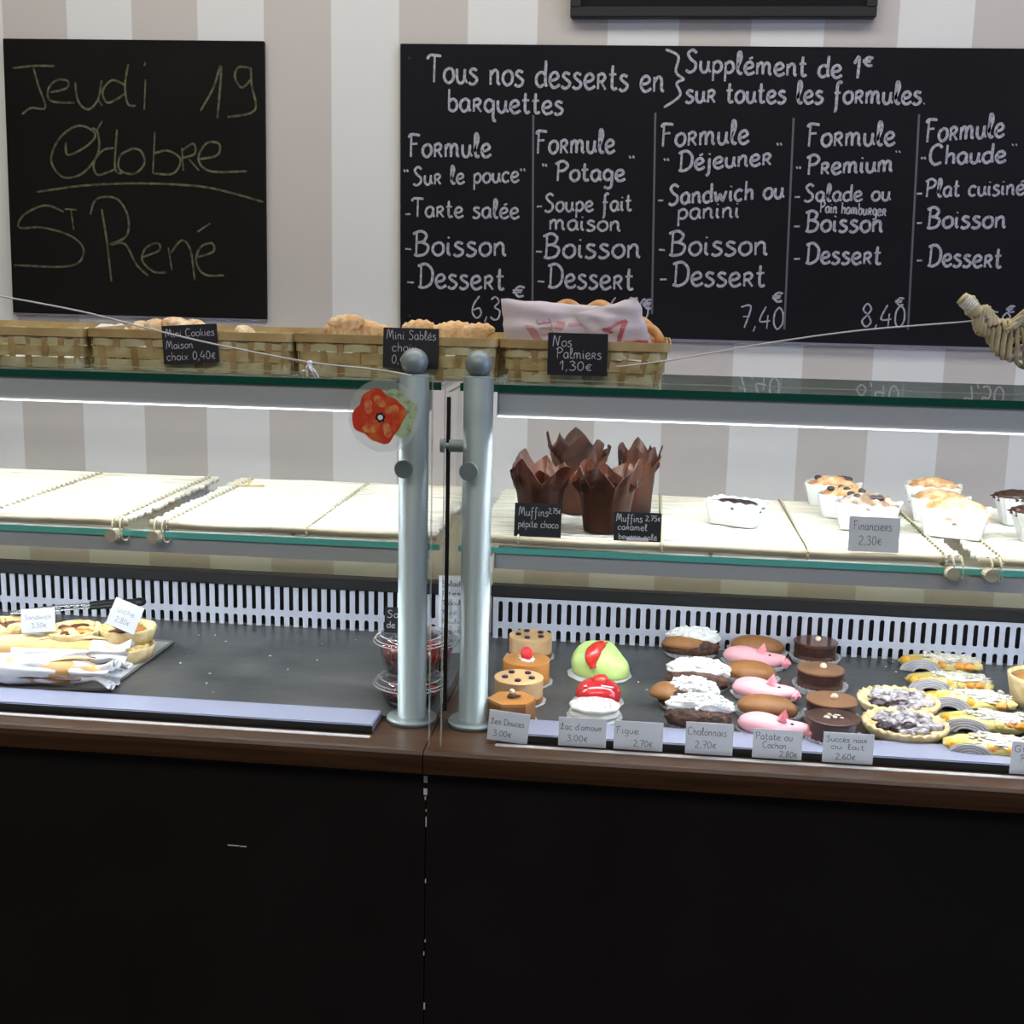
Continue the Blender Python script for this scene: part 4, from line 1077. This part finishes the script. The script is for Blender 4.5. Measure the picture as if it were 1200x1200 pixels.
# ------------------------------------------------------------------ clear tubs of fruit salad
def tub(loc, label, r=.0505, h=.040, fruit=True):
    o = thing('fruit_tub', loc, label, 'container')
    bm = bmesh.new(); lathe(bm, [(r*.70, .0005), (r*.74, .004), (r*.90, h), (r*1.02, h+.0015), (r*1.02, h+.003), (r*.88, h+.002), (r*.71, .006), (r*.66, .003)], 48); obj('plastic_bowl', bm, m_plastic, o, smooth=True)
    if fruit:
        bm = bmesh.new(); lathe(bm, [(r*.2, .0065), (r*.66, .0065), (r*.76, h*.55), (r*.83, h-.005), (r*.6, h-.001), (r*.2, h)], 40, fn=lambda v, a, rr, z: Vector((v.x, v.y, z+.002*noise.noise(v*80)))); obj('fruit_salad', bm, m_fruit, o, smooth=True)
    bm = bmesh.new(); lathe(bm, [(r*1.035, h+.0035), (r*1.05, h+.005), (r*1.0, h+.008), (r*.94, h+.005), (r*.86, h+.013), (r*.8, h+.015)], 48); obj('lid', bm, m_plastic, o, smooth=True)
    for rr, zz in ((1.04, h+.0045), (.99, h+.0082), (.86, h+.0135)):
        bm = bmesh.new(); tube(bm, [Vector((r*rr*math.cos(2*PI*i/48), r*rr*math.sin(2*PI*i/48), zz)) for i in range(48)], .0008, 6, closed=True); obj('lid_ridge', bm, m_plasticrim, o, smooth=True)
    return o
c = atZ(489, 842, DZ+.006)
cx, cy = -.1480, .122
tub((cx, cy, DZ+.0002), 'clear plastic tub under another tub of red fruit, behind the left post', h=.024, fruit=True)
tub((cx, cy, DZ+.0405), 'clear lidded tub of dark red fruit salad on top of another, behind the left post', h=.046)
tub((cx-.006, cy+.135, DZ+.0002), 'clear lidded fruit tub further back behind the left post', h=.045)
card((cx-.008, cy-.012, DZ+.1025), .056, .036, [("Salade", .06, .9, .6, .28), ("de fruits", .06, .9, .2, .26)], 'small black card on the fruit tub behind the left post', m=m_tagblack, ink=m_tagchalk, tilt=R(-8))
p = atZ(520, 762, DZ); 
card((-.1245, .36, DZ), .05, .125, [("Salades", .1, .9, .86, .07), ("Pâtes", .1, .7, .74, .06), ("Taboulé", .1, .8, .62, .06), ("Riz", .1, .6, .5, .06), ("Poulet", .1, .8, .38, .06), ("Thon", .1, .7, .26, .06), ("Menu", .1, .8, .14, .06)], 'tall white handwritten list standing behind the tubs by the divider', name='menu_card', cat='menu card', tilt=R(-6), rz=R(10), wd=.0012)

# ------------------------------------------------------------------ right deck: cakes
def top(px, py, h): p = atZ(px, py, DZ+h); return Vector((p.x, p.y, DZ+.0002))
def board_under(o, r, m=m_board_card):
    bm = bmesh.new(); lathe(bm, [(r*.5, 0), (r, 0), (r*1.02, .0016), (r, .002), (r*.5, .002)], 40, fn=lambda v, a, rr, z: Vector((v.x*(1+.02*math.sin(28*a)), v.y*(1+.02*math.sin(28*a)), z))); obj('cake_board', bm, m, o)
def mousse(px, py, w, label, seed, kind):
    h = .034; b = top(px, py, h+.002); r = w/2/ppm(b); o = thing('mousse_cake', b, label, 'cake', seed)
    board_under(o, r*1.12)
    glz = kind == 'rasp'
    bm = bmesh.new(); lathe(bm, [(r*.98, .002), (r, .004), (r, h-.002), (r*.99, h-.0005), (r*.97, h)], 48); obj('mousse', bm, m_caramel if glz else m_mousse_side, o, smooth=False)
    bm = bmesh.new(); lathe(bm, [(r*.96, h), (r*1.01, h+.0002), (r*1.01, h+.0012), (r*.97, h+.002)], 48); obj('glaze_top', bm, m_caramel if glz else m_mousse, o)
    bm = bmesh.new(); lathe(bm, [(r*1.005, .002), (r*1.012, .003), (r*1.012, .009), (r*1.005, .010)], 48); obj('sponge_base', bm, m_cocoa, o)
    random.seed(seed)
    if kind == 'berry':
        for i in range(5):
            a = 2*PI*i/5+seed; bm = bmesh.new(); x, y = r*.58*math.cos(a), r*.58*math.sin(a)
            lathe(bm, [(.0022, .003), (.0046, .0), (.0048, .0022), (.003, .0032), (.001, .0026)], 14, Matrix.Translation((x, y, h+.002))); obj('blueberry', bm, m_berry, o, smooth=True)
    else:
        bm = bmesh.new()
        for k in range(9):
            a = 2*PI*k/9; blob(bm, (.011*math.cos(a)*1.4, .008*math.sin(a), h+.003), (.005, .004, .0016), 2, .3, 3, k)
        obj('almond_flake', bm, m_mer, o, smooth=True)
        bm = bmesh.new(); lathe(bm, [(.003, 0), (.0082, .002), (.0088, .008), (.0075, .014), (.004, .0175), (.001, .018)], 24, Matrix.Translation((0, 0, h+.002)), fn=lambda v, a, rr, z: Vector(((v.x)*(1+.06*math.sin(8*a)), v.y*(1+.06*math.sin(8*a)), v.z))); obj('raspberry', bm, m_rasp, o, smooth=True)
    return o
mousse(622, 744, 50, 'caramel mousse cake with blueberries, rearmost in the leftmost row of cakes', 1, 'berry')
mousse(617, 772, 55, 'glazed caramel cake topped with a raspberry', 2, 'rasp')
mousse(608, 793, 57, 'caramel mousse cake with blueberries in front of the raspberry one', 3, 'berry')
# hexagonal caramel cake
b = top(600, 818, .034); o = thing('caramel_cake', b, 'hexagonal caramel cake with chocolate twig and white pearl behind its price card', 'cake', .2)
board_under(o, .036)
r = 28/ppm(b)
hexp = [(r*math.cos(PI/3*i), r*.92*math.sin(PI/3*i)) for i in range(6)]
obj('cake_body', prism(bmesh.new(), hexp, .002, .030), m_cocoa, o); obj('caramel_top', prism(bmesh.new(), [(x*1.02, y*1.02) for x, y in hexp], .0302, .034), m_caramel, o)
bm = bmesh.new()
for k in range(4): blob(bm, (.002+.004*math.cos(k*2), .003*math.sin(k*2), .037), (.007, .0025, .002), 2, rot=None)
obj('chocolate_twig', bm, m_chocdark, o); bm = bmesh.new(); blob(bm, (0, .001, .0425), (.0042, .0042, .004), 2, .1); obj('white_pearl', bm, m_hazel, o, smooth=True)

# green frog-like dome with strawberry slices
b = top(702, 792, 0); b.y += .005
o = thing('green_marzipan_cake', b, 'pale green marzipan dome cake with strawberry pieces', 'cake')
board_under(o, .048, m_fluted)
bm = bmesh.new(); blob(bm, (-.003, 0, .018), (.040, .034, .036), 4, .06, 2, 3, flat=-.42); blob(bm, (.020, -.008, .012), (.026, .026, .026), 4, .05, 2, 5, flat=-.35)
obj('marzipan_dome', bm, m_green, o, smooth=True)
bm = bmesh.new(); tube(bm, catmull([(.006, -.012, .054), (-.007, -.022, .046), (-.011, -.032, .034), (-.008, -.037, .022)], 6), lambda t: .004+.008*math.sin(PI*min(t+.05, .95)), 12, flat=.8); obj('strawberry_slice', bm, m_straw, o, smooth=True)
bm = bmesh.new(); blob(bm, (.009, -.012, .055), (.003, .003, .002), 1); tube(bm, [Vector((.009, -.012, .055)), Vector((.012, -.014, .059))], .001, 5); obj('stalk', bm, m_stake, o)
# red dome with strawberry
b = top(701, 818, .006); o = thing('red_glazed_cake', b, 'shiny red glazed dome cake with a strawberry half on top', 'cake')
board_under(o, .036)
bm = bmesh.new(); blob(bm, (0, 0, .012), (.033, .030, .024), 4, .03, 2, 1, flat=-.4); obj('glazed_dome', bm, m_red, o, smooth=True)
bm = bmesh.new(); lathe(bm, [(.002, 0), (.011, .002), (.0125, .008), (.008, .016), (.002, .021)], 20, Matrix.Translation((.001, -.006, .033)) @ Matrix.Rotation(R(-60), 4, 'Y') @ Matrix.Translation((0, 0, -.010)) ); obj('strawberry', bm, m_straw, o, smooth=True)
for pts in ([(-.02, -.018, .028), (-.017, -.020, .030)], [(.004, -.020, .031), (.014, -.019, .0295), (.021, -.014, .027)]):
    bm = bmesh.new(); tube(bm, catmull(pts, 5) if len(pts) > 2 else [Vector(p) for p in pts], .0013, 6); obj('white_drizzle', bm, m_mer, o)
# meringue sandwich
b = top(697, 826, .017); o = thing('meringue_sandwich', b, 'white sugared meringue sandwich in front of the red dome', 'cake')
board_under(o, .038); 
sc_ = lambda a: 1+.035*math.sin(9*a)
fn_ = lambda v, a, rr, z: Vector((v.x*sc_(a), v.y*sc_(a)*.85, z))
for z0 in (.002, .0115):
    bm = bmesh.new(); lathe(bm, [(.012, z0), (.033, z0+.001), (.035, z0+.004), (.033, z0+.0075), (.012, z0+.009)], 48, fn=fn_); obj('meringue_shell', bm, m_mer, o, smooth=True)
bm = bmesh.new(); lathe(bm, [(.03, .0098), (.032, .0105), (.03, .0118)], 40, fn=fn_); obj('cream_filling', bm, m_cream, o)
for k in range(7):
    bm = bmesh.new(); x = -.022+k*.0075; tube(bm, [Vector((x, -.02, .0202)), Vector((x-.004, .018, .0208))], .0006, 5); obj('pink_stripe', bm, m_pink, o)
# small crumbs on the deck
random.seed(9)
cr = bmesh.new()
for px, py in [(748, 800), (758, 809), (745, 742), (655, 742), (1038, 782), (1050, 788), (1046, 776), (980, 752), (233, 745), (246, 790), (252, 745), (250, 812)]+[(random.uniform(210, 440), random.uniform(745, 810)) for _ in range(9)]:
    p = atZ(px, py, DZ); blob(cr, (p.x, p.y, DZ+.0011), (random.uniform(.0008, .0026), random.uniform(.0008, .0018), .0009), 1, .4, 2, px)
q = obj('crumbs', cr, m_mer, None); tag(q, 'pale crumbs scattered over the dark decks', 'crumbs', kind='stuff')

def case_oval(o, hx, hy, h=.008, m=m_fluted, n=30):
    bm = bmesh.new(); lathe(bm, [(.8, 0), (.86, .0005), (1.0, h), (.985, h), (.85, .001), (.79, .0006)], n*4, fn=lambda v, a, r, z: Vector((v.x*hx*(1+.045*math.sin(n*a)*(z/h+.1)), v.y*hy*(1+.045*math.sin(n*a)*(z/h+.1)), z))); obj('paper_case', bm, m, o)
def white_cake(px, py, L, label, seed, rz=0, side=1, brown=.5):
    b = top(px, py, .030); o = thing('meringue_cake', b, label, 'cake', rz); k = L/2/ppm(b)
    case_oval(o, k*.95, .026)
    bm = bmesh.new(); blob(bm, (0, -.003, .016), (k, .024, .020), 4, .08, 4, seed, flat=-.75)
    for v in bm.verts: v.co += v.normal*.0; v.co.x += .0015*noise.noise(v.co*140)
    obj('chocolate_sponge', bm, m_chocsponge, o, smooth=True)
    if brown:
        bm = bmesh.new(); blob(bm, (-side*brown*k, -.005, .0185), (k*(1.0-brown*.6), .0225, .0195), 3, .05, 3, seed, flat=.0); obj('cocoa_skin', bm, m_cocoa, o, smooth=True)
    bm = bmesh.new(); c0 = side*k*(.04+.25*brown); kk = k*(1.0-.28*brown); blob(bm, (c0, .003, .031), (kk, .019, .016), 4, .12, 3, seed+5)
    random.seed(seed)
    for i in range(90):
        an = random.uniform(0, 2*PI); rr = math.sqrt(random.random()); blob(bm, (c0+kk*.97*rr*math.cos(an), .003+.019*rr*math.sin(an), .031+.0155*math.sqrt(max(0, 1-rr*rr))+random.uniform(-.001, .002)), (random.uniform(.002, .005), random.uniform(.002, .004), random.uniform(.001, .003)), 1, .6, 3, i)
    obj('cream_shavings', bm, m_cream, o, smooth=False)
    return o
white_cake(810, 748, 66, 'cream-topped chocolate cake, rearmost of the white row', 1, 0, brown=.15)
white_cake(818, 786, 74, 'cream-topped chocolate cake second from the back in the white row', 2, R(-4), brown=0)
white_cake(806, 808, 72, 'chocolate cake with a bare cocoa left end in the white row', 3, R(-18), 1, brown=.6)
white_cake(819, 829, 78, 'cream-covered cake at the front of the white row behind its card', 4, R(-3), brown=0)

def potato(px, py, L, label, seed, rz):
    b = top(px, py, .026); o = thing('cocoa_potato_cake', b, label, 'cake', rz); k = L/2/ppm(b)
    case_oval(o, k*1.12, .026, .012)
    bm = bmesh.new(); blob(bm, (0, 0, .017), (k, .024, .0175), 4, .05, 2, seed, flat=-.85); obj('cocoa_body', bm, m_cocoa, o, smooth=True); return o
def pig(px, py, L, label, seed, rz):
    b = top(px, py, .028); o = thing('pink_pig_cake', b, label, 'cake', rz); k = L/2/ppm(b)
    case_oval(o, k*1.04, .024, .009)
    bm = bmesh.new(); P = [Vector((-k+2*k*t/20, 0, .015+.002*math.sin(t*.4))) for t in range(21)]
    tube(bm, P, lambda t: .0215*(max(.02, 1-(1-t/.42)**2)**.5 if t < .42 else 1-.6*(max(0, t-.42)/.58)**1.4), 18, flat=.78)
    for v in bm.verts: v.co.z = max(v.co.z, .0012)
    obj('pig_body', bm, m_pink, o, smooth=True)
    for s in (-1, 1):
        bm = bmesh.new(); x = k*.22
        V = [(x-.007, s*.006, .027), (x+.008, s*.008, .026), (x+.003, s*.010, .039), (x-.004, s*.009, .0275), (x+.004, s*.0115, .0265)]
        A = [bm.verts.new(v) for v in V]
        for f in ((0, 1, 2), (0, 3, 2), (3, 4, 2), (1, 4, 2), (0, 1, 4, 3)): bm.faces.new([A[i] for i in f])
        obj('ear', bm, m_pink2, o)
        bm = bmesh.new(); blob(bm, (k*.52, s*.007, .0245), (.0026, .0020, .0016), 2); obj('eye', bm, m_tagblack, o)
    P = [Vector((k+.001+.0068*math.cos(a)*(1-a/14), -.004+.004*math.sin(a*.5), .0125+.0068*math.sin(a)*(1-a/14))) for a in [i*.4 for i in range(24)]]
    bm = tube(bmesh.new(), P, .0024, 8); cyl(bm, (k-.004, 0, .0125), (k+.004, 0, .0125), .0088, 18); obj('snout', bm, m_pink2, o, smooth=True)
    return o
pr = R(-13)
potato(888, 751, 62, 'brown cocoa potato cake, rearmost beside the first pink pig', 1, pr)
pig(884, 762, 72, 'pink marzipan pig cake, rearmost of the three', 1, pr)
potato(880, 781, 60, 'brown cocoa potato cake between the rear and the middle pig', 2, pr)
pig(895, 799, 72, 'pink marzipan pig cake, middle of the three', 2, pr)
potato(900, 822, 70, 'brown cocoa potato cake in white fluted paper behind the front pig', 3, pr)
pig(907, 841, 84, 'pink marzipan pig cake nearest the glass, behind its price card', 3, pr)

def succes(px, py, w, label, seed, mt, deco='nut'):
    h = .034; b = top(px, py, h); r = w/2/ppm(b); o = thing('chocolate_cake', b, label, 'cake'); case_oval(o, r*1.16, r*1.16, .012)
    bm = bmesh.new(); lathe(bm, [(r*.93, .002), (r*.96, .004), (r*.97, .014), (r*.93, .016), (r*.96, .018), (r*.98, h-.003), (r, h-.001)], 44, fn=lambda v, a, rr, z: Vector((v.x, v.y, z))+v.normalized()*0.0006*noise.noise(v*120)); obj('cake_body', bm, m_chocdark, o, smooth=True)
    bm = bmesh.new(); lathe(bm, [(r*.9, h-.001), (r*1.02, h-.0006), (r*1.02, h+.0008), (r*.95, h+.0015)], 44); obj('glazed_top', bm, mt, o)
    if deco == 'nut':
        bm = bmesh.new(); blob(bm, (.003, 0, h+.0045), (.0054, .005, .0046), 2, .15, 3, seed); obj('hazelnut', bm, m_hazel, o, smooth=True)
    else:
        bm = bmesh.new()
        for i in range(14): blob(bm, (random.uniform(-.012, .012), random.uniform(-.008, .008), h+.002), (.003, .0015, .0012), 1, .3, 3, i)
        obj('sugar_flakes', bm, m_sugar, o)
    return o
succes(956, 752, 50, 'dark chocolate round cake with a white nut, rearmost of its row', 1, m_choc)
succes(962, 784, 54, 'milk chocolate topped round cake with a nut, second from the back of its row', 2, m_choctop)
succes(975, 820, 58, 'milk chocolate topped round cake with a nut, third in its row', 3, m_choctop)
succes(976, 841, 60, 'dark round cake with sugar flakes just behind its price card', 4, m_chocdark, 'flakes')

def tart(px, py, w, label, seed):
    h = .017; b = top(px, py, h); r = w/2/ppm(b); o = thing('plum_tart', b, label, 'tart')
    bm = bmesh.new(); lathe(bm, [(r*.82, 0), (r*.93, .006), (r, h-.002), (r*.985, h+.001), (r*.9, h), (r*.86, h-.004), (r*.5, h-.005)], 72, fn=lambda v, a, rr, z: Vector((v.x*(1+.014*math.sin(26*a)), v.y*(1+.014*math.sin(26*a)), z+(.0018*math.sin(26*a+1) if z > .012 and rr > r*.88 else 0)))); obj('crust', bm, m_crust, o, smooth=True)
    random.seed(seed)
    for i in range(17):
        a = i*2.4; rr = r*.74*math.sqrt((i+.5)/17); bm = bmesh.new(); blob(bm, (rr*math.cos(a), rr*math.sin(a), h-.002), (random.uniform(.009, .013), random.uniform(.007, .010), random.uniform(.004, .007)), 3, .55, 3.5, i)
        obj('plum_piece', bm, m_plumdark if i % 5 == 2 else m_greyfruit, o, smooth=True)
    return o
tart(1053, 819, 94, 'sugared plum tart behind another plum tart', 2)
tart(1061, 846, 99, 'sugared plum tart nearest the glass, left of the fruit slices', 5)

def fruit_boat(px, py, L, label, seed):
    h = .022; b = top(px, py, h); k = L/2/ppm(b); o = thing('fruit_tartlet', b, label, 'tartlet', R(-8))
    bm = bmesh.new(); blob(bm, (0, .006, .009), (k, .026, .013), 4, .10, 3, seed, flat=-.65); obj('custard_body', bm, m_flan, o, smooth=True)
    random.seed(seed)
    bm = bmesh.new(); blob(bm, (k*.22, .006, .0165), (k*.68, .021, .008), 4, .4, 5, seed)
    for i in range(40): blob(bm, (k*.22+random.uniform(-.62, .62)*k, .006+random.uniform(-.014, .014), .0225+random.uniform(-.002, .002)), (random.uniform(.002, .005), .003, .0018), 1, .5, 3, i)
    obj('icing_sugar_top', bm, m_sugar, o)
    for i in range(9):
        x = -k*.8+1.65*k*i/8; bm = bmesh.new(); blob(bm, (x, -.012+random.uniform(-.004, .006) + (.0 if i > 3 else .006), .0135), (random.uniform(.006, .010), .007, .0065), 3, .2, 2, i); obj('peach_piece', bm, m_peach if i % 3 != 2 else m_flan, o, smooth=True)
    # fluted paper case leaning in front
    bm = bmesh.new(); n = 26; rg = []
    for j in range(9):
        t = j/8; rr = .35+.65*t; rg.append([bm.verts.new((-k*.42+k*.52*rr*math.cos(PI*i/n), -.020-.006*(1-rr)+.0012*(j % 2), .0012+.019*rr*math.sin(PI*i/n))) for i in range(n+1)])
    for p, q in zip(rg, rg[1:]):
        for i in range(n): bm.faces.new((p[i], p[i+1], q[i+1], q[i]))
    q = obj('fluted_paper', bm, m_fluted_d, o); q.modifiers.new('s', 'SOLIDIFY').thickness = .0005
    bm = bmesh.new()
    for j in (1, 3, 5, 7):
        rr = .35+.65*j/8; tube(bm, [Vector((-k*.42+k*.52*rr*math.cos(PI*i/n), -.0205-.006*(1-rr), .0012+.019*rr*math.sin(PI*i/n))) for i in range(n+1)], .0006, 5)
    obj('paper_pleats', bm, m_fluted, o)
    return o
for i, (px, py, L, lab) in enumerate([(1102, 770, 96, 'rearmost of the fruit tartlets, yellow fruit under icing sugar'), (1113, 792, 100, 'fruit tartlet with the brightest orange peach at its left, second from the back'),
    (1136, 813, 106, 'sugared fruit tartlet, third from the back'), (1156, 838, 110, 'sugared fruit tartlet, fourth from the back'), (1160, 866, 104, 'front fruit tartlet, mostly hidden by the deck lip')]):
    fruit_boat(px, py, L, lab, i+1)
# flan at the right edge with its own little tag
b = top(1222, 792, .045); o = thing('caramel_flan', b, 'tall caramel flan tart cut off by the right edge', 'tart')
bm = bmesh.new(); r = .048; lathe(bm, [(r*.8, 0), (r*.86, .012), (r*.98, .040), (r, .046), (r*.93, .046), (r*.9, .040), (r*.5, .041)], 60, fn=lambda v, a, rr, z: Vector((v.x*(1+.012*math.sin(30*a)), v.y*(1+.012*math.sin(30*a)), z+.0012*math.sin(30*a)*(z > .03)))); obj('crust', bm, m_crust, o, smooth=True)
bm = bmesh.new(); lathe(bm, [(r*.5, .0415), (r*.895, .0412), (r*.6, .0428)], 40); obj('caramel_filling', bm, m_caramel, o, smooth=True)

# price tags standing between the lip and the front pane
TY = -.0042
def dtag(x0, x1, yt, yb, lines, label, **k):
    return card_px(x0, x1, yt, yb, TY, lines, label, z=LZ+.0016, wd=.0008, tilt=0, **k)
dtag(570, 618, 824, 861, [("Les Douces", .06, .88, .55, .2), ("3,00€", .14, .6, .16, .2)], 'slanting white card reading Les Douces at the foot of the right post', roll=R(5))
dtag(654, 710, 835, 870, [("Lac d'amour", .04, .9, .58, .22), ("3,00€", .18, .62, .18, .22)], "white card reading Lac d'amour")
dtag(719, 776, 840, 875, [("Figue", .04, .5, .56, .24), ("2,70€", .4, .8, .14, .22)], 'white card reading Figue')
dtag(803, 858, 839, 878, [("Chalonnais", .04, .86, .6, .24), ("2,70€", .2, .66, .2, .22)], 'white card reading Chalonnais')
dtag(882, 939, 844, 880, [("Patate ou", .04, .8, .64, .24), ("Cochon", .2, .68, .36, .22), ("2,80€", .55, .92, .08, .2)], 'white card reading Patate ou Cochon in front of the pigs')
dtag(964, 1022, 851, 888, [("Succès noir", .06, .86, .7, .18), ("ou lait", .16, .82, .46, .18), ("2,60€", .26, .66, .12, .2)], 'white card reading Succès noir ou lait')
dtag(1184, 1236, 862, 902, [("Gâteau", .06, .7, .68, .2), ("Russe", .2, .8, .4, .2), ("3,00€", .3, .8, .1, .2)], 'white card cut off by the right edge')
